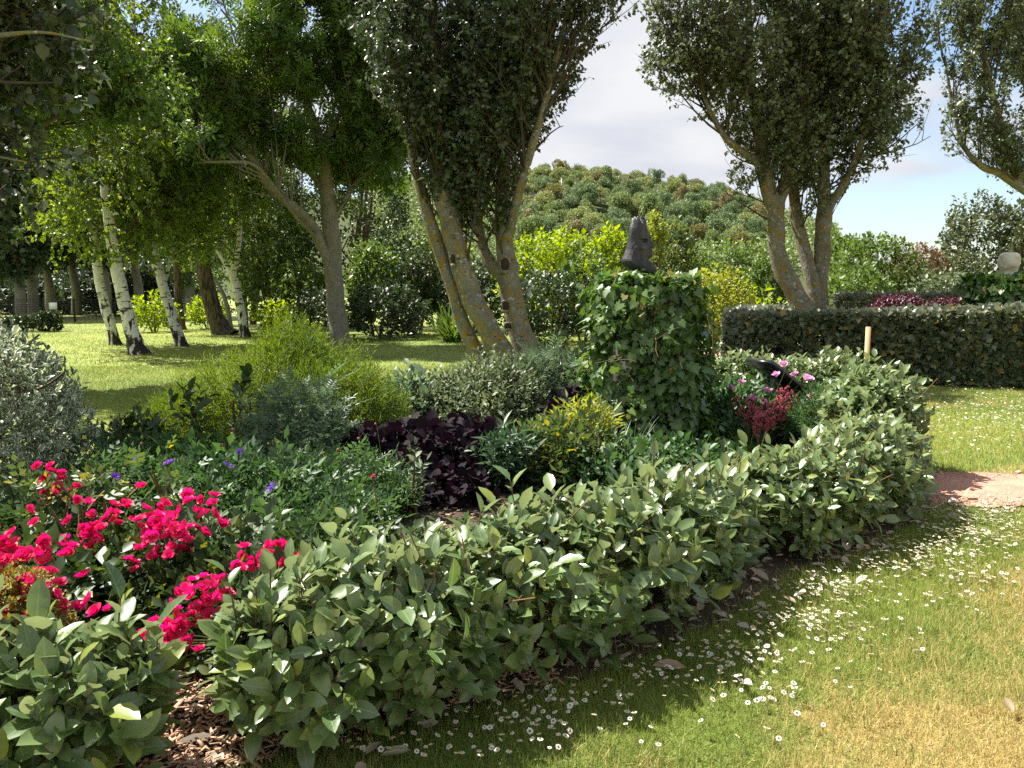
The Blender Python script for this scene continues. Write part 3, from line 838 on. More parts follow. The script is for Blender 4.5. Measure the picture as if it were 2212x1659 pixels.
def finish_tree(name, label, cat, loc, limbs, limb_VF, sec, twigs, leaves, barkm, leafm, group=None, trunkname='trunk', seed=0, secr=.03, twr=.007):
    root = thing(name, loc, label, cat, group)
    for k, VF in enumerate(limb_VF):
        part(trunkname, VF, barkm, root, smooth=True)
    L = []
    for s, r0 in sec:
        if len(s):
            rr = np.linspace(1, .25, s.shape[1])[None] * np.full((len(s), 1), r0)
            L.append(tubes(s, rr, 5 if r0 > .02 else 3))
    twigs = twigs[::2]
    if len(twigs): L.append(tubes(twigs, np.full(twigs.shape[:2], twr) * np.linspace(1, .5, twigs.shape[1])[None], 3))
    if L: part('branches', merge(L), M['twig'] if barkm is not M['grey_bark'] else barkm, root, kind='stuff')
    part('crown', leaves, leafm, root, kind='stuff')
    return root

# ---- the leaning poplar in the middle
def poplar(name, label, rg, loc, limb_rows, Y, env, n1, n2, n3, nl, ls, leafm, l1=(1.6, 3.2), l2=(.7, 1.3), l3=(.3, .6), tstart=.30, tpl=T_DIA_W, group=None, extra=None, spread=.55, epi=0, bark='poplar_bark', ups=(.55, .5, .25)):
    limbs = [px_limb(r, Y) for r in limb_rows]
    VF = [limb(l, 6, 18, 0.09, seed=k + 3) for k, l in enumerate(limbs)]
    sec_src = np.stack([resample(spline(l, 4), 24) for l in limbs])
    P1, D1, t1 = spawn(sec_src, n1, tstart, 1.0, .6, spread, ups[0], rg)
    L1 = rg.uniform(*l1, len(P1)) * (1.15 - .5 * t1)
    A = grow(P1, D1, L1, 6, .10, .07, rg)
    if extra is not None:
        E = np.stack([resample(spline(px_limb(r, Y), 4), 6) for r in extra]); A0 = E
        A = np.concatenate([A, E])
    if epi:
        Pe, De, _ = spawn(sec_src, epi, tstart * .62, .55, .35, .9, .15, rg)
        A = np.concatenate([A, grow(Pe, De, rg.uniform(.6, 1.9, len(Pe)), 6, .08, .12, rg)])
    m = env(A[:, 3]); A = A[m]
    P2, D2, _ = spawn(A, n2, .15, 1.0, .6, .6, ups[1], rg)
    B = grow(P2, D2, rg.uniform(*l2, len(P2)), 5, .12, .1, rg); B = B[env(B[:, 3])]
    P3, D3, _ = spawn(B, n3, .15, 1.0, .55, .8, ups[2], rg)
    C = grow(P3, D3, rg.uniform(*l3, len(P3)), 3, .05, .15, rg); C = C[env(C[:, 2])]
    LP, X, NN = twig_leaves(C, nl, rg, (.25, .9, -.35), .35)
    S = ls * np.exp(.25 * rg.normal(size=len(LP)))
    lv = scatter(tpl, LP, X, NN, S)
    big = [(A, .028), (B, .011)]
    t = finish_tree(name, label, 'tree', loc, limbs, VF, big, C, lv, M[bark], M[leafm], group)
    return t, len(LP)

def envelope(Y, rows, squash=0.9, rough=.12, seed=0, gap=0.0):
    """crown outline: rows (v, u_left, u_right) at depth Y, turned round the crown's own axis, with an uneven edge"""
    z = np.array([at(1106, r[0], Y)[2] for r in rows]); xl = np.array([at(r[1], r[0], Y)[0] for r in rows]); xr = np.array([at(r[2], r[0], Y)[0] for r in rows])
    o = np.argsort(z); z, xl, xr = z[o], xl[o], xr[o]
    rg = np.random.default_rng(seed)
    K = nrm(rg.normal(size=(40, 3))) * rg.uniform(.8, 3.2, (40, 1)); ph = rg.uniform(0, 6.28, 40)
    def f(P):
        a, b = np.interp(P[:, 2], z, xl), np.interp(P[:, 2], z, xr)
        c, r = (a + b) / 2, (b - a) / 2
        q = np.hypot((P[:, 0] - c) / np.maximum(r, .05), (P[:, 1] - Y) / np.maximum(r * squash, .05))
        nz = np.sin(P @ K.T + ph).sum(1) / math.sqrt(20)
        return (P[:, 2] > z[0]) & (P[:, 2] < z[-1]) & (q < 1 + rough * nz) & (nz > -3 + gap)
    return f

rg = np.random.default_rng(21)
Y1 = 16.0
pop1 = [
    [(1130, 822, .24), (1058, 800, .16), (1006, 712, .145), (972, 606, .135), (940, 511, .13), (918, 440, .12), (890, 320, .10), (868, 190, .085), (850, 40, .07), (835, -160, .05), (825, -420, .02)],
    [(1150, 822, .30, -.1), (1100, 784, .235, -.15), (1062, 722, .225, -.2), (1022, 648, .22, -.2), (996, 573, .21, -.2), (977, 502, .20, -.2), (960, 430, .19, -.2), (950, 370, .18, -.2), (944, 280, .15, -.2), (938, 150, .12, -.1), (934, 0, .10), (930, -200, .07), (930, -480, .02)],
    [(1170, 835, .46, .2), (1150, 780, .33, .2), (1123, 712, .24, .2), (1106, 648, .225, .2), (1099, 592, .215, .2), (1092, 540, .18, .2), (1088, 478, .165, .2), (1087, 400, .14, .2), (1092, 280, .11, .3), (1105, 120, .09, .4), (1120, -60, .07, .4), (1130, -380, .02, .4)],
    [(1112, 650, .16, .2), (1086, 598, .14, .25), (1054, 560, .125, .4), (1036, 500, .11, .6), (1024, 400, .09, .8), (1015, 260, .07, 1.0), (1010, 60, .05, 1.2), (1005, -200, .02, 1.3)],
    [(1094, 520, .10, .2), (1120, 420, .09, -.3), (1160, 280, .075, -.7), (1205, 120, .06, -.9), (1240, -60, .04, -1), (1260, -260, .015, -1)],
]
E1 = envelope(Y1, [(520, 985, 1100), (470, 940, 1112), (420, 905, 1128), (370, 880, 1150), (300, 850, 1205), (220, 800, 1238), (190, 775, 1275), (110, 735, 1300), (50, 705, 1335), (-80, 690, 1345), (-250, 720, 1330), (-420, 780, 1250), (-560, 900, 1100)], .95, .07, 3)
_, n = poplar('poplar_tree', 'leaning poplar with three lichen spotted trunks joined at an orange base', rg, (0.55, Y1, 0), pop1, Y1, E1, 34, 8, 5, 10, .084, 'poplar_leaf', tstart=.20, epi=26)
print('poplar 1 leaves', n)
pop1_root = _
M['knot'] = plain('dark_knot', (0.035, 0.03, 0.025), 0.9, 0.1)
for (u, v, Y, w, h) in ((1091, 571, 15.97, .095, .15), (1093, 661, 15.98, .08, .11), (979, 560, 15.585, .05, .12), (1098, 705, 15.955, .07, .07)):
    c = at(u, v, Y)
    t_ = np.arange(21) / 20 * 6.2832
    ring = np.stack([c[0] + w * np.cos(t_), np.full(21, c[1]) + .05 * np.abs(np.cos(t_)), c[2] + h * np.sin(t_)], 1)
    part('knot', tubes(ring[None], np.full((1, 21), .032) * (1 + .3 * np.sin(t_ * 3))[None], 6), M['poplar_bark'], pop1_root, smooth=True)
    q = limb(np.array([(c[0], c[1] + .05, c[2] - h, .01), (c[0], c[1] + .03, c[2] - h * .5, w * .8), (c[0], c[1] + .03, c[2] + h * .5, w * .8), (c[0], c[1] + .05, c[2] + h, .01)]), 3, 10, 0)
    part('knot_hole', ((q[0] - c) * [1, .45, 1] + c, q[1]), M['knot'], pop1_root, smooth=True)
Y2 = 20.0
pop2 = [
    [(1745, 690, .30), (1728, 653, .26), (1701, 603, .235), (1681, 553, .215), (1676, 500, .21), (1675, 460, .205), (1658, 400, .19), (1645, 333, .165), (1637, 273, .14), (1622, 180, .11), (1618, 80, .08), (1612, -80, .05), (1605, -300, .02)],
    [(1678, 470, .17, .1), (1684, 430, .16, .1), (1700, 383, .15, .1), (1706, 333, .145, .1), (1721, 255, .13, .1), (1740, 193, .12, .1), (1752, 100, .10, .1), (1764, -40, .07, .1), (1770, -300, .02, .1)],
    [(1762, 690, .22, .3), (1757, 630, .19, .35), (1750, 586, .175, .4), (1735, 533, .165, .5), (1720, 467, .15, .6), (1714, 400, .13, .7), (1712, 300, .10, .9), (1705, 150, .08, 1), (1700, -60, .05, 1), (1700, -260, .02, 1)],
    [(1768, 690, .24, .5), (1770, 620, .21, .5), (1775, 553, .205, .5), (1778, 500, .20, .5), (1781, 455, .19, .5), (1780, 400, .15, .5), (1784, 300, .13, .5), (1790, 180, .10, .4), (1800, 0, .08, .4), (1805, -280, .02, .3)],
    [(1781, 465, .13, .4), (1800, 433, .11, .3), (1836, 372, .09, 0), (1872, 270, .07, -.3), (1900, 120, .055, -.5), (1920, -60, .035, -.6), (1930, -220, .015, -.6)],
    [(1640, 352, .10, -.1), (1608, 330, .085, -.3), (1581, 310, .08, -.5), (1562, 291, .07, -.6), (1530, 230, .05, -.7), (1500, 140, .04, -.7), (1470, 20, .03, -.7), (1450, -120, .012, -.7)],
]
E2 = envelope(Y2, [(480, 1690, 1790), (440, 1600, 1812), (400, 1590, 1860), (370, 1580, 1920), (330, 1545, 1950), (290, 1535, 1975), (230, 1415, 1990), (200, 1385, 1998), (120, 1390, 2002), (60, 1405, 1980), (-20, 1400, 1975), (-150, 1430, 1960), (-300, 1520, 1900), (-430, 1640, 1780)], .8, .10, 9)
_, n = poplar('poplar_tree', 'grey poplar with forked trunks rising behind the clipped hedge', rg, (7.7, Y2, 0), pop2, Y2, E2, 32, 7, 5, 9, .092, 'poplar_leaf_b', tstart=.19, epi=24)
print('poplar 2 leaves', n)
Y3 = 26.0
pop3 = [
    [(2320, 690, .34), (2300, 560, .30), (2275, 460, .27), (2240, 425, .2), (2205, 402, .17), (2158, 373, .13), (2122, 360, .10), (2085, 320, .07), (2060, 240, .05), (2040, 120, .03)],
    [(2275, 470, .25), (2280, 350, .2), (2270, 200, .15), (2260, 0, .10), (2255, -200, .04)],
    [(2215, 407, .14), (2180, 330, .11), (2150, 220, .085), (2120, 80, .06), (2100, -100, .03)],
    [(2240, 420, .14, .6), (2230, 320, .11, .6), (2215, 180, .08, .8), (2200, 0, .06, .9), (2190, -160, .03, .9)],
]
E3 = envelope(Y3, [(450, 2190, 2330), (415, 2150, 2370), (395, 2075, 2390), (370, 2040, 2400), (300, 1990, 2430), (240, 1985, 2440), (190, 2005, 2440), (120, 2010, 2430), (40, 1975, 2430), (-80, 2020, 2400), (-260, 2140, 2320)], .8, .13, 4)
_, n = poplar('poplar_tree', 'tall poplar at the right edge with a bare low limb', rg, (at(2320, 690, Y3)[0], Y3, 0), pop3, Y3, E3, 34, 7, 5, 9, .10, 'poplar_leaf_b', tstart=.30)
print('poplar 3 leaves', n)

# ---- the grey barked tree with compound leaves
YM = 24.0
mid = [
    [(737, 748, .34), (733, 715, .29), (727, 670, .275), (721, 600, .27), (717, 520, .26), (710, 450, .245), (704, 390, .20), (697, 333, .165), (684, 283, .14), (667, 235, .12), (650, 180, .10), (628, 90, .075), (610, -60, .05), (600, -240, .02)],
    [(712, 572, .15, -.1), (690, 520, .15, -.3), (667, 477, .14, -.5), (617, 433, .13, -.9), (573, 393, .115, -1.2), (553, 350, .10, -1.5), (500, 307, .08, -2), (457, 277, .065, -2.4), (400, 250, .045, -2.8), (340, 235, .02, -3)],
    [(703, 420, .12), (687, 393, .11), (650, 350, .10, .3), (600, 300, .085, .6), (575, 250, .075, .8), (560, 215, .06, .9), (530, 150, .05, 1), (500, 60, .03, 1), (470, -30, .015, 1)],
    [(721, 480, .09, .1), (735, 450, .085, .1), (762, 405, .075, .2), (790, 370, .065, .3), (815, 340, .05, .4), (860, 250, .03, .6)],
    [(553, 350, .06, -1.5), (545, 290, .055, -1.6), (527, 227, .05, -1.8), (507, 187, .04, -2), (470, 100, .02, -2.2)],
    [(667, 240, .07), (643, 193, .065, -.2), (610, 153, .06, -.4), (560, 110, .05, -.6), (520, 70, .04, -.8), (477, 20, .025, -1)],
    [(697, 333, .09), (708, 300, .085, -.2), (728, 260, .075, -.4), (760, 180, .06, -.5), (790, 60, .04, -.5), (810, -100, .015, -.5)],
    [(690, 520, .05, -.3), (640, 470, .045, -1.2), (560, 365, .04, -2.6), (500, 350, .035, -3.2), (420, 352, .02, -3.8)],
]
EM = envelope(YM, [(560, 560, 640), (520, 380, 700), (470, 300, 800), (420, 250, 860), (340, 220, 880), (200, 230, 900), (60, 300, 900), (-100, 380, 880), (-300, 480, 800), (-420, 600, 700)], .75, .25, 12, gap=2.0)
def gapped(f, holes, Y):
    """leave open sky where the crown has holes"""
    H = [(at(u, v, Y), r / FOC * Y) for u, v, r in holes]
    def g(P):
        m = f(P)
        for c, r in H:
            m &= np.hypot(P[:, 0] - c[0], P[:, 2] - c[2]) > r
        return m
    return g
EM = gapped(EM, [(505, 40, 62), (535, 105, 45), (470, 10, 40), (625, 225, 38), (610, 200, 25), (648, 262, 28)], YM)
_, n = poplar('broadleaf_tree', 'smooth grey barked tree with long low limbs on the shaded lawn', rg, (at(737, 748, YM)[0], YM, 0), mid, YM, EM, 42, 7, 4, 6, .36, 'ash_leaf', l1=(1.5, 3.0), l2=(.7, 1.4), l3=(.3, .6), tstart=.27, tpl=T_PINN, bark='grey_bark', ups=(.25, .1, -.1), spread=.8)
print('mid tree leaves', n)

# ---- birches
def birch(label, rows, Y, env, rg, n1=26, nl=12, ls=.098, cat='tree', name='birch_tree', bark='birch_bark', leafm='birch_leaf', rows2=(), flare=.35, tstart=.22, droop=-.28, l1=(1.6, 3.2), group='birches on the lawn'):
    limbs = [px_limb(r, Y) for r in (rows, *rows2)]
    VF = [limb(l, 6, 18, .07, seed=int(Y * 7) + k, flare=flare if k == 0 else 0) for k, l in enumerate(limbs)]
    src = np.stack([resample(spline(l, 4), 24) for l in limbs])
    P1, D1, t1 = spawn(src, n1, tstart, 1, .35, .85, .22, rg)
    A = grow(P1, D1, rg.uniform(*l1, len(P1)) * (1.2 - .6 * t1), 7, -.02, .09, rg); A = A[env(A[:, 4])]
    P2, D2, _ = spawn(A, 8, .2, 1, .6, .6, -.1, rg)
    B = grow(P2, D2, rg.uniform(.5, 1.1, len(P2)), 5, droop * .6, .08, rg); B = B[env(B[:, 3])]
    P3, D3, _ = spawn(B, 4, .15, 1, .5, .7, -.45, rg)
    C = grow(P3, D3, rg.uniform(.35, .8, len(P3)), 5, droop, .06, rg); C = C[env(C[:, 3])]
    LP, X, NN = twig_leaves(C, nl, rg, (.3, .8, -.5), .35)
    lv = scatter(T_DIA_W, LP, X, NN, ls * np.exp(.25 * rg.normal(size=len(LP))))
    base = limbs[0][0]
    finish_tree(name, label, cat, (base[0], Y, 0), limbs, VF, [(A, .022), (B, .008)], C, lv, M[bark], M[leafm], group)
    return len(LP)
def E(Y, rows, s): return envelope(Y, rows, .85, .22, s, gap=1.4)
n = birch('slim clean white birch, leftmost of the birches on the lawn', [(251, 752, .17), (247, 735, .15), (240, 706, .145), (228, 665, .14), (217, 620, .135), (208, 560, .125), (200, 470, .11), (195, 330, .09), (192, 150, .07), (190, -80, .04), (190, -250, .015)], 23.9,
          E(23.9, [(640, 60, 180), (600, 20, 260), (540, -30, 330), (430, -60, 370), (250, -40, 380), (50, 20, 350), (-150, 80, 300), (-300, 150, 240)], 31), rg, n1=96)
n += birch('thick white birch with black cracked bark on its right side', [(301, 774, .27), (295, 755, .215), (289, 730, .185), (280, 700, .17), (267, 646, .16), (257, 603, .155), (247, 553, .15), (235, 470, .13), (226, 390, .11), (220, 240, .085), (215, 60, .06), (212, -150, .02)], 20.3,
           E(20.3, [(590, 140, 330), (540, 90, 400), (450, 50, 430), (300, 50, 420), (100, 80, 390), (-60, 130, 330), (-200, 190, 250)], 33), rg, n1=96)
n += birch('leaning white birch peeling darkly at its foot, right of the thick one', [(396, 755, .18), (388, 735, .155), (373, 686, .145), (360, 643, .14), (343, 586, .13), (333, 553, .125), (320, 490, .11), (308, 400, .09), (298, 240, .07), (290, 60, .05), (286, -150, .02)], 23.4,
           E(23.4, [(600, 300, 440), (550, 200, 500), (450, 160, 520), (300, 170, 500), (100, 200, 440), (-60, 230, 370), (-200, 270, 310)], 35), rg, n1=84, rows2=([(352, 625, .05, .1), (366, 570, .045, .3), (372, 520, .04, .4), (378, 440, .03, .5), (380, 330, .012, .6)],))
n += birch('dark streaked birch forking low beside the massive leaning trunk', [(532, 736, .20), (528, 715, .165), (520, 670, .15), (510, 620, .14), (503, 590, .125), (511, 560, .09), (518, 500, .08), (520, 400, .06), (522, 250, .04), (525, 100, .015)], 28.0,
           E(28, [(600, 420, 560), (540, 390, 610), (420, 380, 620), (250, 400, 600), (80, 450, 560)], 37), rg, n1=58, bark='birch_bark', rows2=([(506, 600, .09), (490, 572, .085), (468, 535, .075), (450, 470, .06), (440, 360, .04), (435, 230, .015)],))
n += birch('massive dark furrowed trunk leaning left at the edge of the lawn', [(487, 730, .46), (478, 715, .36), (468, 690, .32), (455, 650, .30), (446, 610, .28), (438, 560, .26), (430, 480, .22), (424, 360, .16), (420, 200, .10), (418, 30, .03)], 30.0,
           E(30, [(570, 340, 480), (520, 300, 540), (400, 280, 560), (200, 300, 550), (20, 370, 480)], 39), rg, n1=84, bark='dark_bark', leafm='mid_leaf', name='broadleaf_tree', group=None, ls=.09)
n += birch('thin pale young trunk bending left behind the massive leaning tree', [(499, 716, .12), (497, 700, .10), (492, 668, .095), (484, 640, .08), (472, 615, .07), (455, 590, .055), (440, 540, .04), (430, 470, .015)], 33.0,
           E(33, [(600, 410, 480), (540, 380, 520), (440, 370, 520)], 41), rg, n1=30, leafm='mid_leaf', name='broadleaf_tree', bark='grey_bark', group=None)
n += birch('dark straight trunk half hidden behind the leaning white birch', [(393, 718, .2), (391, 700, .17), (388, 670, .16), (384, 620, .15), (382, 540, .12), (380, 400, .08), (380, 250, .02)], 33.5,
           E(33.5, [(610, 330, 440), (540, 290, 470), (400, 290, 480), (250, 320, 440)], 43), rg, n1=58, leafm='dark_leaf', name='broadleaf_tree', bark='dark_bark', group=None, ls=.1)
print('birch leaves', n)

# ---- the poplar outside the left edge whose branches hang into the picture
pl_rows = [
    [(-800, 800, .30), (-790, 600, .26), (-760, 420, .22), (-720, 200, .18), (-690, 0, .12), (-680, -300, .04)],
    [(-780, 500, .14), (-600, 330, .11, -.6), (-380, 210, .07, -.7), (-150, 110, .035, -1.0), (60, 70, .014, -1.2), (200, 90, .006, -1.3)],
    [(-770, 420, .12), (-560, 220, .10, -.4), (-300, 60, .075, -.9), (-60, -60, .02, -.9), (150, -110, .008, -1.1)],
    [(-780, 560, .08), (-560, 440, .07, -.7), (-300, 360, .03, -.8), (-90, 330, .014, -1.1), (60, 350, .006, -1.3)],
]
YL = 7.6
EL_ = envelope(YL, [(560, -100, 40), (480, -200, 110), (400, -500, 170), (330, -620, 225), (250, -700, 245), (120, -720, 250), (0, -700, 270), (-120, -650, 230), (-200, -560, 60), (-240, -500, -200)], .8, .18, 51, gap=1.2)
_, n = poplar('poplar_tree', 'poplar just outside the left edge, its dark leafy branches hanging in', rg, (at(-800, 800, YL)[0], YL, 0), pl_rows, YL, EL_, 34, 9, 5, 10, .075, 'poplar_leaf', l1=(.8, 1.6), l2=(.4, .8), l3=(.2, .4), tstart=.25, tpl=T_POP_S, ups=(.1, 0, -.25), spread=.8)
print('left poplar leaves', n)
YK = 13.5
pk_rows = [
    [(-190, 830, .34), (-195, 600, .30), (-190, 400, .25), (-180, 200, .2), (-170, -50, .14), (-170, -300, .06), (-170, -480, .02)],
    [(-190, 420, .14), (-80, 250, .11, -.3), (40, 80, .08, -.6), (130, -120, .05, -.8), (180, -300, .02, -.9)],
    [(-190, 500, .12), (-60, 380, .09, .3), (60, 290, .06, .5), (170, 230, .035, .7), (260, 200, .012, .8)],
    [(-185, 300, .12), (-330, 120, .09), (-450, -60, .06), (-520, -240, .02)],
    [(-185, 250, .12, .2), (-90, 50, .09, .6), (10, -130, .06, 1.0), (80, -300, .02, 1.2)],
]
EK = envelope(YK, [(500, -160, 120), (430, -300, 230), (330, -480, 310), (200, -600, 350), (60, -640, 370), (-100, -640, 360), (-260, -560, 300), (-400, -420, 160), (-520, -280, 0)], .95, .2, 61, gap=1.0)
_, n = poplar('broadleaf_tree', 'dense tree just outside the left edge shading the near lawn', rg, (at(-190, 830, YK)[0], YK, 0), pk_rows, YK, EK, 34, 7, 5, 9, .088, 'ash_leaf', l1=(1.0, 2.2), l2=(.5, 1.0), l3=(.25, .5), tstart=.22, tpl=T_DIA_W, ups=(.3, .15, -.1), spread=.8)
print('second left tree leaves', n)

# ---- dark trees behind the far fence, their trunks showing
rgb = np.random.default_rng(77)
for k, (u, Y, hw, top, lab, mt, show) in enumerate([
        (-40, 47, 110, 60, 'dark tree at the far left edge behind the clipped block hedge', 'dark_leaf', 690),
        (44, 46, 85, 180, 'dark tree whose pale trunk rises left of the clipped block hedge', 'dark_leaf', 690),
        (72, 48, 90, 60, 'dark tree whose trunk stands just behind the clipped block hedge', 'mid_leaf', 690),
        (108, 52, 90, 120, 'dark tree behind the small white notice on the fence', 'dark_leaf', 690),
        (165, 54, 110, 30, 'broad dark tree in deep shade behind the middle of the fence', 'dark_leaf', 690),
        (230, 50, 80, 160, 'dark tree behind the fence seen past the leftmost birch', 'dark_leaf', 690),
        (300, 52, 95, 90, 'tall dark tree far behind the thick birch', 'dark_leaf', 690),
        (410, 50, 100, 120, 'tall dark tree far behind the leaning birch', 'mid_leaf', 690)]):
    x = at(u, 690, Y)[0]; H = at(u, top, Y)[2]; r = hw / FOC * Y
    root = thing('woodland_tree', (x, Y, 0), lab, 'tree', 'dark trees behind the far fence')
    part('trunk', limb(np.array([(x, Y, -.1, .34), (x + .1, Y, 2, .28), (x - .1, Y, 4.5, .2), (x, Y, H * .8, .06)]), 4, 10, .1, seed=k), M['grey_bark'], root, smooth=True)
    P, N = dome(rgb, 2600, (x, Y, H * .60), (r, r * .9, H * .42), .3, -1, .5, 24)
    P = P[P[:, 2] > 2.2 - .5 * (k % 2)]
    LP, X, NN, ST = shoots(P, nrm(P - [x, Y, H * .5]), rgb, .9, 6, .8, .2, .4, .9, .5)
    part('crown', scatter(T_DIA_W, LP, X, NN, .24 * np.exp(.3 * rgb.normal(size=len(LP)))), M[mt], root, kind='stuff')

# ------------------------------------------------------------------ shrubs round the lawn
rgs = np.random.default_rng(123)
def back_bush(u, Y, hw, top, mat, label, name='shrub', ls=.135, dens=1.0, amp=.42, cat='shrub', tpl=T_DIA_W, depth=.8, up=.5, sl=.5, group=None, zc=.45):
    x = at(u, 640, Y)[0]; H = at(u, top, Y)[2]; r = hw / FOC * Y
    area = math.pi * r * H * 1.6
    n = int(min(2000, area * 31 * dens * (.13 / ls) ** 2))
    return bush(name, label, cat, x, Y, H, r, r * depth, M[mat], rgs, tpl, ls, n, 6, sl, amp, up, group, zc=zc)
for a in [
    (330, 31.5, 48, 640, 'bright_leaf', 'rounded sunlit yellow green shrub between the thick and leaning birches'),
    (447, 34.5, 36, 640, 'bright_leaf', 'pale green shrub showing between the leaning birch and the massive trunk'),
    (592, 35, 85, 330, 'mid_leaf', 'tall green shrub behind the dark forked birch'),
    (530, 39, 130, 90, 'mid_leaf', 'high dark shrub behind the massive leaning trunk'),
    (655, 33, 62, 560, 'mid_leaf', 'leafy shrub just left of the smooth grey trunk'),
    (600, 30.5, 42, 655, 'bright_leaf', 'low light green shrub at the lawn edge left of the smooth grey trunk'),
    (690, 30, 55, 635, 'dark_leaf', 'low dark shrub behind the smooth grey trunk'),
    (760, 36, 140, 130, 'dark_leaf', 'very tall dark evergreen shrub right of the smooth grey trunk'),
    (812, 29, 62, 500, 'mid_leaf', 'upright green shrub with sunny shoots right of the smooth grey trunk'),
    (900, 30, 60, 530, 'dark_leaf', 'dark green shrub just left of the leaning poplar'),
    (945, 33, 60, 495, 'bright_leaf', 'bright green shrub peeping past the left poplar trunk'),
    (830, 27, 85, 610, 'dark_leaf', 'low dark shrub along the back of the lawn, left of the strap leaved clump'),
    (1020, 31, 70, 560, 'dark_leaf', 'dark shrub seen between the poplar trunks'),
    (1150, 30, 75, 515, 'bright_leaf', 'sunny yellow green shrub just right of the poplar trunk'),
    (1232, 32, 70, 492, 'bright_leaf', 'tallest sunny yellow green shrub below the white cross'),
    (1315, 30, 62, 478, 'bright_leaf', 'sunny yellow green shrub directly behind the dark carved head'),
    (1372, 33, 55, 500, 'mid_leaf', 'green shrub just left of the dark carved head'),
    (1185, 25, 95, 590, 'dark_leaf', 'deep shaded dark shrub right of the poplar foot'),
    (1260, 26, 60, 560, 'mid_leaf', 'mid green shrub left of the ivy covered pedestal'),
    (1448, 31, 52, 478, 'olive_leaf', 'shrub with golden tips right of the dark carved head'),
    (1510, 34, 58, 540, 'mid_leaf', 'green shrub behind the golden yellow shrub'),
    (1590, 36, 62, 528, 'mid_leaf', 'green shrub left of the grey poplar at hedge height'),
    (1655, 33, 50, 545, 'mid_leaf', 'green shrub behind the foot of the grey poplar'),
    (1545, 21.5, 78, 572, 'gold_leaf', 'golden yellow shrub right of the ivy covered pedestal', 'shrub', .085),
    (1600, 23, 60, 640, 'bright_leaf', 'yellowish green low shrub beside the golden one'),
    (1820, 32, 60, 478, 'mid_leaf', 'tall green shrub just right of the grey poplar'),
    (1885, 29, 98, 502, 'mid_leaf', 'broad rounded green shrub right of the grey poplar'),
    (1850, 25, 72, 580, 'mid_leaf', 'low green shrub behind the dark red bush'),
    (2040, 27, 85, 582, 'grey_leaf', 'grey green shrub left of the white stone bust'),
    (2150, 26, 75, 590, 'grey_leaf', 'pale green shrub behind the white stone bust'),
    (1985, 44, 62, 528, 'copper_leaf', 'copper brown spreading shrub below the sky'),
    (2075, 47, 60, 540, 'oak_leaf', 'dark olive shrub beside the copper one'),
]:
    back_bush(*a)
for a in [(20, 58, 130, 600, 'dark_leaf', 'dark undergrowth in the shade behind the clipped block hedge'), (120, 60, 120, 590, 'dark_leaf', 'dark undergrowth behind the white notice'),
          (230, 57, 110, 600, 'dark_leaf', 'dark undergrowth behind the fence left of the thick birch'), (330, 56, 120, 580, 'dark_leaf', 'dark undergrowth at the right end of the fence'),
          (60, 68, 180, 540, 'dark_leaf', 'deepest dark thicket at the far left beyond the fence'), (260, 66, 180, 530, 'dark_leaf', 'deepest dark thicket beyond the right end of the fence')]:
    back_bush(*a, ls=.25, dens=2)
back_bush(2130, 50, 92, 436, 'oak_leaf', 'round dark evergreen oak against the sky at the right', name='evergreen_oak', cat='tree', ls=.24, sl=.9, zc=.55, dens=1.2)
back_bush(1412, 30, 22, 458, 'gold_leaf', 'golden orange young shoots rising behind the dark carved head', dens=.5, zc=.75, amp=.4, ls=.09)
back_bush(2210, 46, 40, 470, 'oak_leaf', 'dark evergreen at the far right edge under the poplar branches', name='evergreen_oak', cat='tree', ls=.2)
# strap leaved clump on the lawn edge
def strap_clump(name, label, x, y, n, L, mat, rg, w=.02, spread=.5, cat='plant'):
    root = thing(name, (x, y, 0), label, cat)
    th = rg.uniform(0, 6.28, n); r = rg.uniform(0, .25, n) * L
    P = np.stack([x + r * np.cos(th), y + r * np.sin(th), np.full(n, .0)], 1)
    D = np.stack([np.cos(th) * spread, np.sin(th) * spread, np.ones(n)], 1) + .25 * rg.normal(size=(n, 3))
    PT = grow(P, D, L * rg.uniform(.7, 1.2, n), 7, -.16, .04, rg)
    wv = np.array([.7, 1, 1, .9, .7, .45, .05]) * w
    sd_ = nrm(np.cross(nrm(np.gradient(PT, axis=1)), np.array([0, 0, 1.])))
    V = np.stack([PT - sd_ * wv[None, :, None], PT + sd_ * wv[None, :, None]], 2).reshape(-1, 3)
    b = (np.arange(n) * 14)[:, None]; i = (np.arange(6) * 2)[None]
    a = (b + i).ravel()
    F = np.concatenate([np.stack([a, a + 1, a + 3], 1), np.stack([a, a + 3, a + 2], 1)])
    uv = np.tile(np.array([(k / 6, s) for k in range(7) for s in (0, 1)], float), (n, 1))
    part('foliage', (V, F, uv), mat, root, kind='stuff')
    return root
strap_clump('strap_leaved_plant', 'arching strap leaved clump at the back of the lawn beside the poplar', at(978, 735, 25.5)[0], 25.5, 160, 1.25, M['mid_leaf'], rgs, .03, .55)

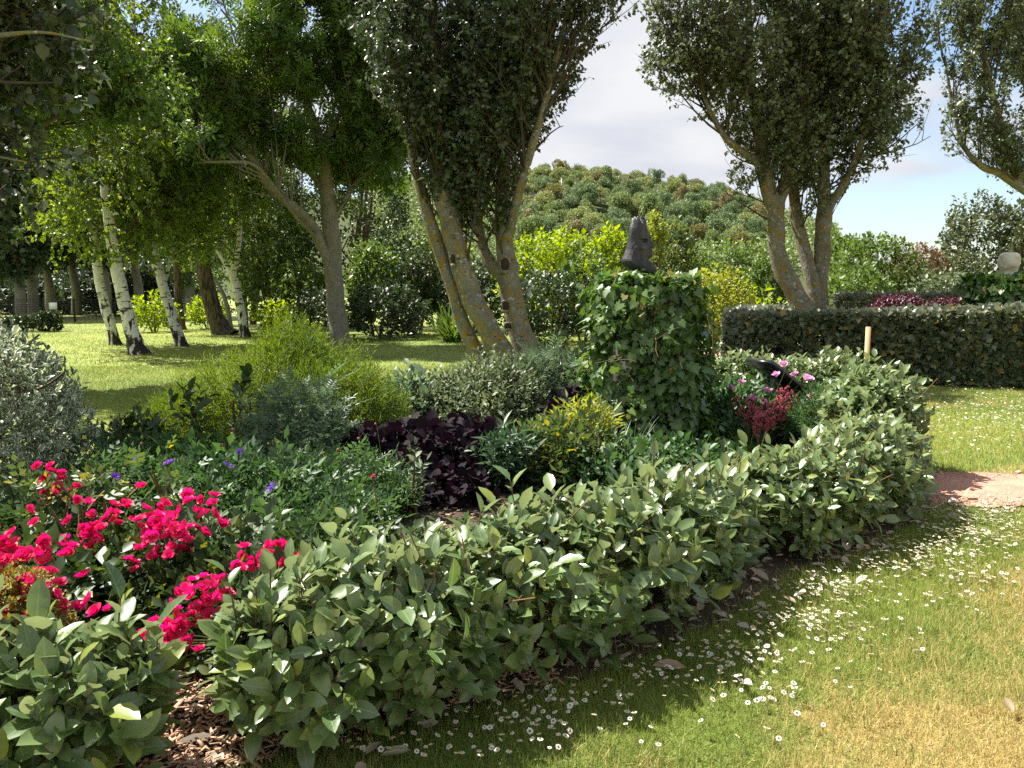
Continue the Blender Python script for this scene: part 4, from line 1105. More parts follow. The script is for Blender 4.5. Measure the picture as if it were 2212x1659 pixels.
# ---- clipped hedges
def hedge(name, label, path, width, H, mat, rg, per_m2=260, ls=.07, nl=5, sl=.10, tpl=T_OV, closed=False, top_slope=None, core=True):
    pts = spline(np.column_stack([path, np.zeros((len(path), 2))]), 10)[:, :2] if len(path) > 2 else np.linspace(path[0], path[1], 20)
    sl_ = np.hypot(*np.diff(pts, axis=0).T); cum = np.r_[0, np.cumsum(sl_)]
    Ln = cum[-1]
    root = thing(name, (*pts[len(pts) // 2], 0), label, 'hedge')
    def posn(s):
        x = np.interp(s, cum, pts[:, 0]); y = np.interp(s, cum, pts[:, 1])
        e = .05; dx = np.interp(s + e, cum, pts[:, 0]) - np.interp(s - e, cum, pts[:, 0]); dy = np.interp(s + e, cum, pts[:, 1]) - np.interp(s - e, cum, pts[:, 1])
        t = nrm(np.stack([dx, dy], 1)); return np.stack([x, y], 1), np.stack([-t[:, 1], t[:, 0]], 1), t
    hf = (lambda s: np.interp(s / Ln, np.linspace(0, 1, len(H)), H))
    out = []
    for side in (-1, 1, 0):
        A = Ln * (width if side == 0 else float(np.mean(H)))
        n = int(A * per_m2)
        s = rg.uniform(0, Ln, n); p, nn, t = posn(s); h = hf(s)
        if side == 0:
            q = rg.uniform(-.5, .5, n)
            P = np.column_stack([p + nn * (q * width)[:, None], h - .05 * rg.uniform(0, 1, n) ** 2 - .03 * (np.abs(q) > .46)])
            N = np.tile([0, 0, 1.], (n, 1))
        else:
            P = np.column_stack([p + nn * (side * (width / 2 - .06 * rg.uniform(0, 1, n) ** 2))[:, None], h * rg.uniform(.02, 1, n)])
            N = np.column_stack([nn * side, np.zeros(n)])
        P = P + .025 * rg.normal(size=P.shape); out.append((P, N))
    for end, sg in ((0, -1), (Ln, 1)):
        n = int(width * float(H[0 if sg < 0 else -1]) * per_m2)
        p, nn, t = posn(np.full(n, float(end))); h = hf(np.full(n, float(end)))
        P = np.column_stack([p + nn * (rg.uniform(-.5, .5, n) * width)[:, None], h * rg.uniform(.02, 1, n)])
        out.append((P + .02 * rg.normal(size=P.shape), np.column_stack([t * sg, np.zeros(n)])))
    P = np.concatenate([o[0] for o in out]); N = np.concatenate([o[1] for o in out])
    P = P[:, :] * [1, 1, 1]; ok = P[:, 2] > .02
    LP, X, NN, ST = shoots(P[ok], N[ok], rg, sl, nl, 1.0, .25, .35, 1.0, .25, inset=1.0)
    k = LP[:, 2] > 0.01
    part('foliage', scatter(tpl, LP[k], X[k], NN[k], ls * np.exp(.22 * rg.normal(size=k.sum()))), mat, root, kind='stuff')
    # the woody inside: trunks and a tangle of twigs
    s = np.arange(.2, Ln, .35); p, nn, t = posn(s)
    B0 = np.column_stack([p, np.zeros(len(p))]); mn = grow(B0, np.column_stack([rg.normal(0, .2, (len(p), 2)), np.ones(len(p))]), hf(s) * .85, 6, .1, .12, rg)
    q, d, _ = spawn(mn, 9, .1, 1, .4, 1, .3, rg); tw = grow(q, d, np.full(len(q), width * .5), 4, .05, .15, rg)
    part('stems', merge([tubes(mn, np.full(mn.shape[:2], .016), 5), tubes(tw, np.full(tw.shape[:2], .005), 3)]), M['stem'], root, kind='stuff')
    return root
rgk = np.random.default_rng(9)
hedge('clipped_hedge', 'long clipped hedge with flat top at the right behind the daisies',
      np.array([(13.5, 12.4), (10.5, 12.9), (8.4, 13.5), (6.4, 14.0), (4.95, 14.6), (4.65, 15.3), (5.2, 17.0), (6.2, 18.6)]), .9, [1.42, 1.40, 1.36, 1.28, 1.20, 1.16, 1.18, 1.2], M['hedge_leaf'], rgk, per_m2=230, ls=.108, tpl=T_DIA_W, nl=4)
hedge('clipped_hedge', 'far strip of clipped hedge showing behind the dark red bush', np.array([(8.4, 20.4), (12.5, 20.2)]), .8, [1.5, 1.55], M['hedge_leaf'], rgk, per_m2=130, ls=.10)
hedge('clipped_hedge', 'small block of clipped hedge with sloping top on the far left lawn', np.array([(-23.5, 33.0), (-18.6, 32.0)]), 1.0, [.10, .75], M['dark_leaf'], rgk, per_m2=110, ls=.11, tpl=T_DIA_W)

# ---- far mesh fence with its posts and a white notice
M['fence'] = plain('dark_fence_metal', (0.02, 0.022, 0.022), 0.6, 0.4)
fr = thing('mesh_fence', (-21, 43, 0), 'low dark mesh fence with thin posts across the end of the lawn', 'fence')
fx = np.arange(-34, -13.9, 1.55)
fy = 42 + .06 * (fx + 21)
me_post = None
for x, y in zip(fx, fy):
    if me_post is None:
        V, F = box(0, 0, .62, .07, .07, 1.24); me_post = make_mesh('post', V, F, M['fence'])
    link('post', me_post, fr, (x + 21, y - 43, 0))
wires = []
for h in np.arange(.12, 1.2, .09): wires.append(np.stack([fx, fy - .05, np.full(len(fx), h)], 1))
V1 = tubes(np.array(wires), np.full((len(wires), len(fx)), .011), 3)
vx = np.arange(-34, -14, .2); vw = np.stack([np.stack([vx, 42 + .06 * (vx + 21) - .05, np.full(len(vx), z)], 1) for z in (.05, .65, 1.2)], 1)
part('wire_mesh', merge([V1, tubes(vw, np.full(vw.shape[:2], .009), 3)]), M['fence'], fr, kind='stuff')
M['paper'] = plain('white_notice', (0.78, 0.79, 0.8), 0.6, 0.3, var=.03)
V, F = box(0, 0, 0, .42, .02, .36)
p = at(113, 690, 41.6)
tag(link('notice_board', make_mesh('notice_board', V, F, M['paper']), None, (p[0], 41.75 - .0, .85)), 'small white notice hung on the dark mesh fence', 'sign')

# ------------------------------------------------------------------ ivy pedestals and the two heads
M['stone_core'] = plain('dark_stone', (0.10, 0.09, 0.08), 0.9, 0.2)
def ivy_block(name, label, cx, cy_, w, d, H, rot, rg, n, ls, single=0, base_flare=.25, hang=True):
    root = thing(name, (cx, cy_, 0), label, 'pedestal')
    c, s = math.cos(rot), math.sin(rot)
    V, F = box(0, 0, H / 2 - .07, w - .30, d - .30, H - .14)
    R = np.array([[c, -s, 0], [s, c, 0], [0, 0, 1.]])
    part('stone_core', (V @ R.T + np.array([cx, cy_, 0]), F), M['stone_core'], root)
    faces = [((-1, 0), d), ((1, 0), d), ((0, -1), w), ((0, 1), w), ('top', 0)]
    Ps, Ns = [], []
    tot = 2 * (w + d) * H + w * d
    bump = lumpy(rg, 24, .10, .5)
    for f, ln in faces:
        A = w * d if f == 'top' else ln * H
        k = int(n * A / tot * (1.25 if f == 'top' else 1))
        a, b = rg.uniform(-.5, .5, k), rg.uniform(0, 1, k)
        if f == 'top':
            P = np.stack([a * w, (b - .5) * d, np.full(k, H) + .03 * rg.normal(size=k)], 1); N = np.tile([0, 0, 1.], (k, 1))
        else:
            z = b * H
            fl = base_flare * np.exp(-z / .35)
            t = a * ln
            if f[0]: P = np.stack([f[0] * (w / 2 + fl), t * (1 + fl), z], 1)
            else: P = np.stack([t * (1 + fl), f[1] * (d / 2 + fl), z], 1)
            N = np.tile([f[0], f[1], 0.], (k, 1))
            P = P + N * (.06 * rg.normal(size=(k, 1)) + .07 * np.sin(P[:, 2:3] * 6 + t[:, None] * 5 + f[0] * 2) + .05 * np.sin(P[:, 2:3] * 13 - t[:, None] * 9) - .05)
        # rounded arrises
        q = np.abs(P[:, 0]) / (w / 2) * (np.abs(P[:, 1]) / (d / 2))
        P[:, :2] *= (1 - .07 * np.clip(q, 0, 1) ** 3)[:, None]
        Ps.append(P); Ns.append(N)
    P, N = np.concatenate(Ps) @ R.T + np.array([cx, cy_, 0]), np.concatenate(Ns) @ R.T
    P[:, 2] = np.maximum(P[:, 2], .03)
    k = len(P)
    # blades hang: tip points down and out, face looks outward and up
    X = nrm(np.array([0, 0, -.75]) * (1 - np.abs(N[:, 2:3])) + .45 * N + .55 * rg.normal(size=(k, 3)) * [1, 1, .6])
    NN = nrm(N + np.array([0, 0, .55]) + .38 * rg.normal(size=(k, 3)))
    S = ls * np.exp(.28 * rg.normal(size=k))
    P = P + N * .03 * rg.uniform(0, 2.0, (k, 1)); P[:, 2] = np.maximum(P[:, 2], .05)
    return root, P, X, NN, S, N
def singles(root, name, T, P, X, NN, S, mat, count, score, smooth=False):
    """the leaves that show largest become objects of their own on one shared mesh; returns the mask of the rest"""
    order = np.argsort(-score)[:count]
    me = make_mesh(name, T[0], T[1], mat, T[2], smooth)
    from mathutils import Matrix
    Xn = nrm(X); Yn = nrm(np.cross(NN, Xn)); Zn = np.cross(Xn, Yn)
    off = np.array(root.location)
    for i in order:
        o = bpy.data.objects.new(name, me); COL.objects.link(o); o.parent = root
        s = S[i]
        m = Matrix(((Xn[i][0] * s, Yn[i][0] * s, Zn[i][0] * s, P[i][0] - off[0]), (Xn[i][1] * s, Yn[i][1] * s, Zn[i][1] * s, P[i][1] - off[1]),
                    (Xn[i][2] * s, Yn[i][2] * s, Zn[i][2] * s, P[i][2] - off[2]), (0, 0, 0, 1)))
        o.matrix_basis = m
    rest = np.ones(len(P), bool); rest[order] = False
    return rest
def show_score(P, X, NN, S, T, outer=None):
    """how large each leaf shows from the front: size over distance, facing, and standing clear of the leaves before it"""
    C = P + X * (S * .5)[:, None]
    u, v, f = project(C)
    vd = nrm(np.array([0, 0, EYE]) - C)
    face = np.abs((nrm(NN) * vd).sum(1))
    on = (u > -10) & (u < 2222) & (v > -10) & (v < 1669)
    px = S * FOC / f
    cell = {}
    iu, iv = (u / 14).astype(int), (v / 14).astype(int)
    o = np.argsort(f); vis = np.zeros(len(P), bool)
    for i in o:
        k = (iu[i], iv[i])
        c = cell.get(k, 0)
        if c < 1: vis[i] = True
        r = max(0, int(px[i] * .22 / 14))
        if face[i] > .3:
            for a in range(-r, r + 1):
                for b in range(-r, r + 1):
                    cell[(k[0] + a, k[1] + b)] = cell.get((k[0] + a, k[1] + b), 0) + 1
    return np.where(on & vis, px * (.35 + face), -1.0)
rgi = np.random.default_rng(31)
IX, IY = 1.34, 7.75
root, P, X, NN, S, N = ivy_block('ivy_pedestal', 'square pedestal wholly covered in ivy beneath the dark carved head', IX, IY, .96, .92, 1.66, math.radians(-14), rgi, 6600, .072)
rest = singles(root, 'ivy_leaf', T_IVY, P, X, NN, S, M['ivy_leaf'], 300, show_score(P, X, NN, S, T_IVY))
part('foliage', scatter(T_IVY, P[rest], X[rest], NN[rest], S[rest]), M['ivy_leaf'], root, kind='stuff')
# trailing runners off the pedestal
st = np.array([(IX + a, IY + b, z) for a, b, z in zip(rgi.uniform(-.6, .6, 26), rgi.uniform(-.7, -.4, 26), rgi.uniform(.05, 1.6, 26))])
rn = grow(st, np.column_stack([rgi.normal(0, .5, 26), -np.ones(26) * .6, rgi.normal(0, .5, 26)]), rgi.uniform(.15, .4, 26), 5, -.15, .15, rgi)
part('stems', tubes(rn, np.full(rn.shape[:2], .003), 4), M['stem'], root, kind='stuff')
root2, P, X, NN, S, N = ivy_block('ivy_pedestal', 'low ivy covered pedestal beneath the white stone bust', 10.9, 17.2, 1.75, 1.5, 1.80, 0.1, rgi, 4200, .13, base_flare=.1)
part('foliage', scatter(T_IVY, P, X, NN, S), M['ivy_leaf'], root2, kind='stuff')

# ground ivy and grass tufts round the pedestal foot
k = 1300
th = rgi.uniform(0, 6.28, k); rr = rgi.uniform(.5, 1.15, k)
P = np.stack([IX + rr * np.cos(th) * 1.0, IY - .2 + rr * np.sin(th) * 1.0, rgi.uniform(.05, .28, k) * (1.3 - rr)+.07], 1)
X = nrm(np.stack([np.cos(th), np.sin(th), -.3 * np.ones(k)], 1) + .6 * rgi.normal(size=(k, 3)))
gi = thing('ground_ivy', (IX, IY - .9, 0), 'skirt of ivy creeping over the soil round the pedestal foot', 'ivy')
part('foliage', scatter(T_IVY, P, X, np.array([0, -.3, 1.]) + .4 * rgi.normal(size=(k, 3)), .085 * np.exp(.25 * rgi.normal(size=k))), M['ivy_leaf'], gi, kind='stuff')

# dark carved head, profile turned to the right
def dark_mat():
    m, N, L = nm('weathered_dark_wood')
    n1 = noise(N, L, 5, 6, .6, stretch=(1, 1, .18)); n2 = noise(N, L, 18, 5, .6, stretch=(1.2, 1.2, .25))
    c = mixc(N, L, ramp(N, L, n2, .35, .7), (.008, .008, .010), (.036, .036, .042))
    t = N.new('ShaderNodeTexCoord'); s = N.new('ShaderNodeSeparateXYZ'); L.new(t.outputs['Object'], s.inputs[0])
    hz = ramp(N, L, s.outputs['Z'], .22, .5)
    st_ = math_(N, L, 'MULTIPLY', ramp(N, L, n1, .53, .60), hz)
    c = mixc(N, L, math_(N, L, 'MULTIPLY', st_, .8), c, (.30, .32, .28))
    crack = ramp(N, L, noise(N, L, 11, 2, .4, stretch=(1.4, 1.4, .08)), .66, .68)
    c = mixc(N, L, math_(N, L, 'MULTIPLY', crack, .6), c, (.25, .25, .25))
    p = N.new('ShaderNodeBsdfPrincipled'); L.new(c, p.inputs['Base Color']); p.inputs['Roughness'].default_value = .55
    b = N.new('ShaderNodeBump'); b.inputs['Strength'].default_value = 1.0; b.inputs['Distance'].default_value = .02
    L.new(n2, b.inputs['Height']); L.new(b.outputs[0], p.inputs['Normal'])
    o = N.new('ShaderNodeOutputMaterial'); L.new(p.outputs[0], o.inputs[0]); return m
M['dark_head'] = dark_mat()
HROW = np.array([(250, 745, 960, 0), (270, 730, 1020, 0), (330, 715, 1060, 0), (400, 690, 1075, 0), (450, 670, 1080, 5), (520, 658, 1090, 20), (590, 652, 1100, 45), (640, 648, 1110, 62), (690, 645, 1110, 50), (720, 642, 1105, 55),
                 (780, 632, 1110, 85), (830, 620, 1112, 125), (865, 612, 1112, 138), (890, 605, 1112, 72), (930, 596, 1108, 85), (960, 585, 1105, 92), (990, 572, 1105, 78), (1020, 560, 1100, 92), (1060, 545, 1090, 105), (1100, 525, 1075, 95),
                 (1130, 512, 1075, 60), (1160, 500, 1100, 15), (1200, 500, 1170, 0), (1260, 530, 1235, 0), (1320, 580, 1285, 0), (1400, 680, 1325, 0), (1480, 780, 1350, 0), (1580, 850, 1375, 0)], float)
HY = IY - .02
rows = np.linspace(250, 1580, 90)
hl, hr, hb = (np.interp(rows, HROW[:, 0], HROW[:, k]) for k in (1, 2, 3))
SG = 48
th = np.arange(SG) / SG * 2 * math.pi
HV = []
rgd = np.random.default_rng(8)
ph = rgd.uniform(0, 6.28, 12)
for i, r_ in enumerate(rows):
    vv = 449.9 + r_ * .0959
    xl = at(1294.7 + hl[i] * .0959, vv, HY); xr = at(1294.7 + hr[i] * .0959, vv, HY); bm = 1.2 * hb[i] * .0959 / FOC * HY
    cx, a = (xl[0] + xr[0]) / 2, (xr[0] - xl[0]) / 2
    thw = np.where(th > math.pi, th - 2 * math.pi, th)
    gro = 1 + .030 * sum((1 - 2 * np.abs(np.sin((3 + 2 * q) * th / 2 + ph[q] + .018 * i * (q - 2)))) for q in range(6)) / 1.6 + .018 * np.sin(13 * th + ph[7] + .9 * np.sin(i * .31)) * np.sin(i * .23 + ph[8])
    if r_ > 1160: dep = .80 - .15 * (r_ - 1160) / 420
    else: dep = .82
    x = cx + a * np.cos(th) * gro + bm * np.exp(-(thw / .34) ** 2)
    y = HY + a * dep * np.sin(th) * gro
    # eye hollow and cheek on the near side
    if 690 < r_ < 800:
        w_ = math.exp(-((r_ - 740) / 34) ** 2)
        y += w_ * .035 * np.exp(-((thw + .95) / .35) ** 2)
    if 850 < r_ < 1010:
        w_ = math.exp(-((r_ - 900) / 50) ** 2)
        y -= w_ * .02 * np.exp(-((thw + 1.15) / .4) ** 2)
    HV.append(np.stack([x, y, np.full(SG, xl[2]) + (.022 * np.sin(3 * th + 1) + .018 * np.sin(7 * th)) * max(0, 1 - i / 9)], 1))
HV = np.array(HV)
nr = len(rows)
Vh = HV.reshape(-1, 3)
i_ = (np.arange(nr - 1)[:, None] * SG); j_ = np.arange(SG)[None]; j2 = (j_ + 1) % SG
Fh = np.stack([i_ + j_, i_ + SG + j_, i_ + SG + j2, i_ + j2], -1).reshape(-1, 4)
Vh = np.vstack([Vh, HV[0].mean(0) + [0, 0, .004], HV[-1].mean(0)])
Ft = np.concatenate([np.stack([Fh[:, 0], Fh[:, 1], Fh[:, 2]], 1), np.stack([Fh[:, 0], Fh[:, 2], Fh[:, 3]], 1),
                     np.stack([np.full(SG, nr * SG), np.arange(SG), (np.arange(SG) + 1) % SG], 1),
                     np.stack([np.full(SG, nr * SG + 1), (nr - 1) * SG + (np.arange(SG) + 1) % SG, (nr - 1) * SG + np.arange(SG)], 1)])
hb_ = Vh[:, 2].min()
ho = link('carved_head', make_mesh('carved_head', Vh - [IX, HY, hb_], Ft, M['dark_head'], smooth=True), None, (IX, HY, hb_))
tag(ho, 'dark weathered carved head in profile on top of the ivy pedestal', 'sculpture')

# white stone bust seen from behind
def stone_mat():
    m, N, L = nm('lichened_limestone')
    n1 = noise(N, L, 6, 6, .65); n2 = noise(N, L, 30, 5, .6)
    c = mixc(N, L, ramp(N, L, n2, .3, .7), (.46, .44, .38), (.66, .63, .56))
    c = mixc(N, L, math_(N, L, 'MULTIPLY', ramp(N, L, n1, .50, .62), .75), c, (.36, .31, .12))
    c = mixc(N, L, ramp(N, L, noise(N, L, 9, 4), .66, .72), c, (.20, .19, .17))
    p = N.new('ShaderNodeBsdfPrincipled'); L.new(c, p.inputs['Base Color']); p.inputs['Roughness'].default_value = .85
    b = N.new('ShaderNodeBump'); b.inputs['Strength'].default_value = .5; b.inputs['Distance'].default_value = .01
    L.new(n2, b.inputs['Height']); L.new(b.outputs[0], p.inputs['Normal'])
    o = N.new('ShaderNodeOutputMaterial'); L.new(p.outputs[0], o.inputs[0]); return m
M['limestone'] = stone_mat()
WY = 17.2
ws = .00099 * WY / 17
bx0 = at(2073.7 + 1040 * .0992, 600, WY)[0]
prof = [(0.010, 286, 60, .9), (0, 292, 130, .95), (0, 310, 165, 1), (0, 345, 190, 1), (0, 400, 203, 1.05), (0, 470, 208, 1.1), (0, 540, 203, 1.1), (5, 600, 190, 1.08), (12, 650, 172, 1.0), (20, 690, 155, .95), (22, 725, 148, .9),
        (20, 742, 190, .8), (10, 765, 255, .72), (-5, 790, 315, .66), (-15, 815, 328, .64), (-20, 850, 330, .62), (-20, 890, 322, .62), (-20, 960, 300, .62)]
ztop = at(1106, 545, WY)[2]
prof = np.array(prof); rows = np.linspace(0, len(prof) - 1, 70)
BV = []
for r_ in rows:
    o_, yy, w_, dp = (np.interp(r_, np.arange(len(prof)), prof[:, q]) for q in range(4))
    c_ = np.sign(np.cos(th)) * np.abs(np.cos(th)) ** .9; s_ = np.sin(th)
    dent = 1 + .02 * np.sin(3 * th + r_) + (.03 * np.sin(9 * th + yy * .02) if yy > 740 else 0)
    ears = .06 * np.exp(-((yy - 560) / 55) ** 2) * (np.exp(-((np.abs(np.where(th > math.pi, th - 2 * math.pi, th)) - .25) / .16) ** 2) + np.exp(-((np.abs(th - math.pi) - .25) / .16) ** 2))
    BV.append(np.stack([bx0 + ws * (o_ + w_ * c_ * (dent + ears)), WY + ws * w_ * dp * s_ * dent, np.full(SG, ztop - ws * (yy - 286))], 1))
BV = np.array(BV); nr = len(BV)
i_ = (np.arange(nr - 1)[:, None] * SG); Fh = np.stack([i_ + j_, i_ + SG + j_, i_ + SG + j2, i_ + j2], -1).reshape(-1, 4)
Vb = np.vstack([BV.reshape(-1, 3), BV[0].mean(0) + [0, 0, .004]])
Ft = np.concatenate([Fh[:, [0, 1, 2]], Fh[:, [0, 2, 3]], np.stack([np.full(SG, nr * SG), np.arange(SG), (np.arange(SG) + 1) % SG], 1)])
zb = Vb[:, 2].min()
tag(link('stone_bust', make_mesh('stone_bust', Vb - [bx0, WY, zb], Ft, M['limestone'], smooth=True), None, (bx0, WY, zb)),
    'white lichened stone bust seen from behind on its ivy pedestal', 'sculpture')

# ------------------------------------------------------------------ oleaster hedge along the front of the bed
rge = np.random.default_rng(44)
def oleaster(name, label, path, hs, ws_, rg, per_m=900, ls=.088, count=300, cat='hedge', tall=0.0, cut=None):
    """an unclipped low hedge: leafy shoots standing on a rounded section that varies along its length"""
    path = np.asarray(path, float)
    pts = spline(np.column_stack([path, np.zeros((len(path), 2))]), 10)[:, :2] if len(path) > 2 else np.linspace(path[0], path[-1], 12)
    cum = np.r_[0, np.cumsum(np.hypot(*np.diff(pts, axis=0).T))]; Ln = cum[-1]
    root = thing(name, (*pts[len(pts) // 2], 0), label, cat)
    n = int(per_m * (Ln + float(np.mean(ws_))))
    w0 = float(np.mean(ws_)) / 2
    s = rg.uniform(-w0, Ln + w0, n); sc = np.clip(s, 0, Ln)
    x = np.interp(sc, cum, pts[:, 0]); y = np.interp(sc, cum, pts[:, 1]); e = .05
    t = nrm(np.stack([np.interp(sc + e, cum, pts[:, 0]) - np.interp(sc - e, cum, pts[:, 0]), np.interp(sc + e, cum, pts[:, 1]) - np.interp(sc - e, cum, pts[:, 1])], 1))
    over = (s - sc) / w0
    h = np.interp(sc / Ln, np.linspace(0, 1, len(hs)), hs); w = np.interp(sc / Ln, np.linspace(0, 1, len(ws_)), ws_)
    f = rg.uniform(-1, 1, n)                                  # round the section: -1 near foot, 0 top, 1 far foot
    ang = f * 1.95
    lump = 1 + .10 * np.sin(s * 5.1 + 1.3) + .07 * np.sin(s * 11.3 + f * 4) + .05 * np.sin(s * 23 + f * 9)
    cap = np.sqrt(np.clip(1 - over ** 2, .05, 1))
    cz = h * .52
    px_ = np.sin(ang) * w / 2 * cap * lump; pz = cz + np.cos(ang) * (h - cz) * lump * (.55 + .45 * cap)
    sh = 1 - .50 * rg.uniform(0, 1, n) ** 1.5
    px_ *= sh; pz = cz + (pz - cz) * sh
    low = np.abs(ang) > 1.57
    pz = np.where(low, cz * (1 - (np.abs(ang) - 1.57) / .38 * .75), pz)
    nn = np.stack([t[:, 1], -t[:, 0]], 1) * -1
    P = np.column_stack([np.stack([x, y], 1) - nn * px_[:, None] * -1 + t * (over * w0)[:, None], np.maximum(pz, .06)])
    N = nrm(np.column_stack([nn * np.sin(ang)[:, None] + t * over[:, None] * .7, np.cos(ang)]))
    LP, X, NN, ST = shoots(P, N, rg, .16, 6, .75, .65, .35, 1.15, .45, inset=.75, nout=.55)
    # a few long free shoots stand up out of the top
    tp = (np.abs(f) < .38) & (rg.uniform(0, 1, n) < .05)
    LP2, X2, NN2, ST2 = shoots(P[tp], N[tp], rg, .26, 8, .35, 1.0, .25, 1.0, .3, inset=.35)
    LP, X, NN = np.concatenate([LP, LP2]), np.concatenate([X, X2]), np.concatenate([NN, NN2])
    S = ls * np.exp(np.clip(.32 * rg.normal(size=len(LP)), -.9, .36) - .06)
    k = LP[:, 2] > .09
    if cut is not None: k &= cut(LP)
    LP, X, NN, S = LP[k], X[k], NN[k], S[k]
    rest = singles(root, 'leaf', T_EL, LP, X, NN, S, M['el_leaf'], count, show_score(LP, X, NN, S, T_EL), True)
    V = scatter(T_EL3, LP[rest], X[rest], NN[rest], S[rest])
    part('foliage', V, M['el_leaf'], root, smooth=True, kind='stuff')
    m = np.arange(.1, Ln, .16); p = np.stack([np.interp(m, cum, pts[:, 0]), np.interp(m, cum, pts[:, 1])], 1)
    mn = grow(np.column_stack([p, np.zeros(len(p))]), np.column_stack([rg.normal(0, .5, (len(p), 2)), np.ones(len(p))]), np.full(len(p), float(np.mean(hs)) * .9), 6, .08, .12, rg)
    q, d, _ = spawn(mn, 7, .15, 1, .5, .9, .4, rg); tw = grow(q, d, np.full(len(q), w0 * .9), 4, .08, .12, rg)
    part('stems', merge([tubes(mn, np.full(mn.shape[:2], .009), 5), tubes(tw, np.full(tw.shape[:2], .0032), 3), tubes(ST[::4], np.full(ST[::4].shape[:2], .002), 3), tubes(ST2, np.full(ST2.shape[:2], .003), 4)]), M['stem_rust'], root, kind='stuff')
    return root, len(LP)
_, n = oleaster('oleaster_hedge', 'long unclipped silvery leaved hedge in front of the flower bed', [(-.70, 2.72), (-.30, 3.02), (.20, 3.38), (.65, 3.80), (1.08, 4.32)], [.54, .60, .62, .62, .52], [.62, .68, .70, .68, .52], rge, per_m=470, ls=.088)
print('front hedge leaves', n)
oleaster('oleaster_hedge', 'right hand end of the silvery leaved hedge beside the pink path', [(1.62, 4.78), (2.1, 5.12), (2.55, 5.62), (2.85, 6.1)], [.52, .56, .60, .60], [.62, .74, .76, .66], rge, per_m=500, ls=.086, count=240)
oleaster('oleaster_shrub', 'upright silvery leaved bush growing round the wooden stake', [(3.12, 6.75), (3.28, 7.05)], [.84, .90], [.72, .76], rge, per_m=720, ls=.085, count=140, cat='shrub')
oleaster('oleaster_shrub', 'silvery leaved bush behind the black lectern sign', [(2.75, 9.7), (3.75, 9.5)], [.78, .80], [.9, .85], rge, per_m=430, ls=.085, count=80, cat='shrub')
oleaster('oleaster_shrub', 'silvery leaved bush in the bottom left corner', [(-1.78, 2.12), (-1.40, 2.28)], [.50, .52], [.58, .56], rge, per_m=470, ls=.098, count=200, cat='shrub')
oleaster('oleaster_shrub', 'dark leaved low bush left of the ivy pedestal', [(.42, 9.0), (.72, 8.9)], [.72, .74], [.6, .6], rge, per_m=430, ls=.07, count=40, cat='shrub')

# ------------------------------------------------------------------ plants inside the bed
rgp = np.random.default_rng(66)
bush('variegated_shrub', 'cream edged grey green pittosporum dome at the left edge', 'shrub', -3.72, 5.0, 1.46, .90, .85, M['pit_leaf'], rgp, T_PIT, .046, 2800, 7, .15, .16, .55, stem=M['stem'], zc=.42, ang=1.05, nup=.35, shell=.28)
bush('golden_feathery_shrub', 'tall golden green shrub with thread fine leaves and a pointed top', 'shrub', -2.4, 7.8, 1.05, 1.0, .8, M['thread_leaf'], rgp, T_NARROW, .042, 3600, 18, .26, .25, .7, stem=M['stem_g'], zc=.35, ang=.9, nup=.1, shell=.5)
bush('golden_feathery_shrub', 'pointed golden green top standing above the thread leaved shrub', 'shrub', -2.25, 8.0, 1.36, .42, .42, M['thread_leaf'], rgp, T_NARROW, .042, 1300, 18, .24, .3, .9, stem=M['stem_g'], zc=.5, ang=.8, nup=.1)
bush('golden_feathery_shrub', 'right hand spreading part of the thread leaved golden shrub', 'shrub', -1.68, 7.5, .95, .62, .6, M['thread_leaf'], rgp, T_NARROW, .045, 2200, 18, .26, .25, .6, stem=M['stem_g'], zc=.4, ang=.9, nup=.1)
bush('golden_feathery_shrub', 'low dull left part of the thread leaved golden shrub', 'shrub', -3.05, 7.5, .62, .55, .5, M['thread_leaf'], rgp, T_NARROW, .045, 1500, 18, .26, .3, .6, stem=M['stem_g'], zc=.4, ang=.9, nup=.1)
bush('silvery_shrub', 'blue grey divided leaved shrub in front of the golden one', 'shrub', -1.70, 6.2, .84, .36, .36, M['blue_leaf'], rgp, T_FERN, .14, 260, 6, .26, .4, .8, stem=M['stem_g'], ang=1.0, shell=.5)
bush('dark_leafy_shrub', 'dark leafy shrub between the pittosporum and the sunny lawn', 'shrub', -3.05, 6.2, .62, .24, .3, M['rose_leaf'], rgp, T_OV, .06, 240, 6, .22, .4, .7)
for k, (x, y) in enumerate(((-2.62, 6.35), (-2.25, 6.5))):
    bush('broad_leaved_shoot', ('broad dark leaved shoot standing against the sunny lawn', 'taller broad leaved shoot left of the golden shrub')[k], 'plant', x, y, (.80, .88)[k], .13, .13, M['rose_leaf'], rgp, T_EL, .085, 12, 5, .2, .3, .9, stems=3, zc=.7)
# knapweed with violet heads
kn = bush('knapweed', 'leafy knapweed clump with violet heads behind the red roses', 'plant', -1.85, 4.95, .46, .78, .62, M['peren_leaf'], rgp, T_PALMW, .11, 900, 6, .24, .22, .9, stem=M['stem_g'], zc=.4, ang=1.0, shell=.45)
kn2 = bush('knapweed', 'lower right part of the knapweed reaching the silvery hedge', 'plant', -1.25, 4.6, .34, .45, .45, M['peren_leaf'], rgp, T_PALMW, .10, 420, 6, .22, .22, .9, stem=M['stem_g'], zc=.4, ang=1.0, shell=.45)
bush('knapweed', 'shaded left part of the knapweed under the pittosporum', 'plant', -2.45, 5.1, .50, .5, .5, M['peren_leaf'], rgp, T_PALM, .11, 420, 6, .22, .25, .9, stem=M['stem_g'], zc=.4, ang=1.0, shell=.45)
bush('meadow_herb', 'green toothed herb clump below the blue grey shrub', 'plant', -1.2, 5.35, .36, .4, .35, M['peren_leaf'], rgp, T_FERN, .13, 420, 6, .22, .3, .9, stem=M['stem_g'], zc=.4, ang=1.0)
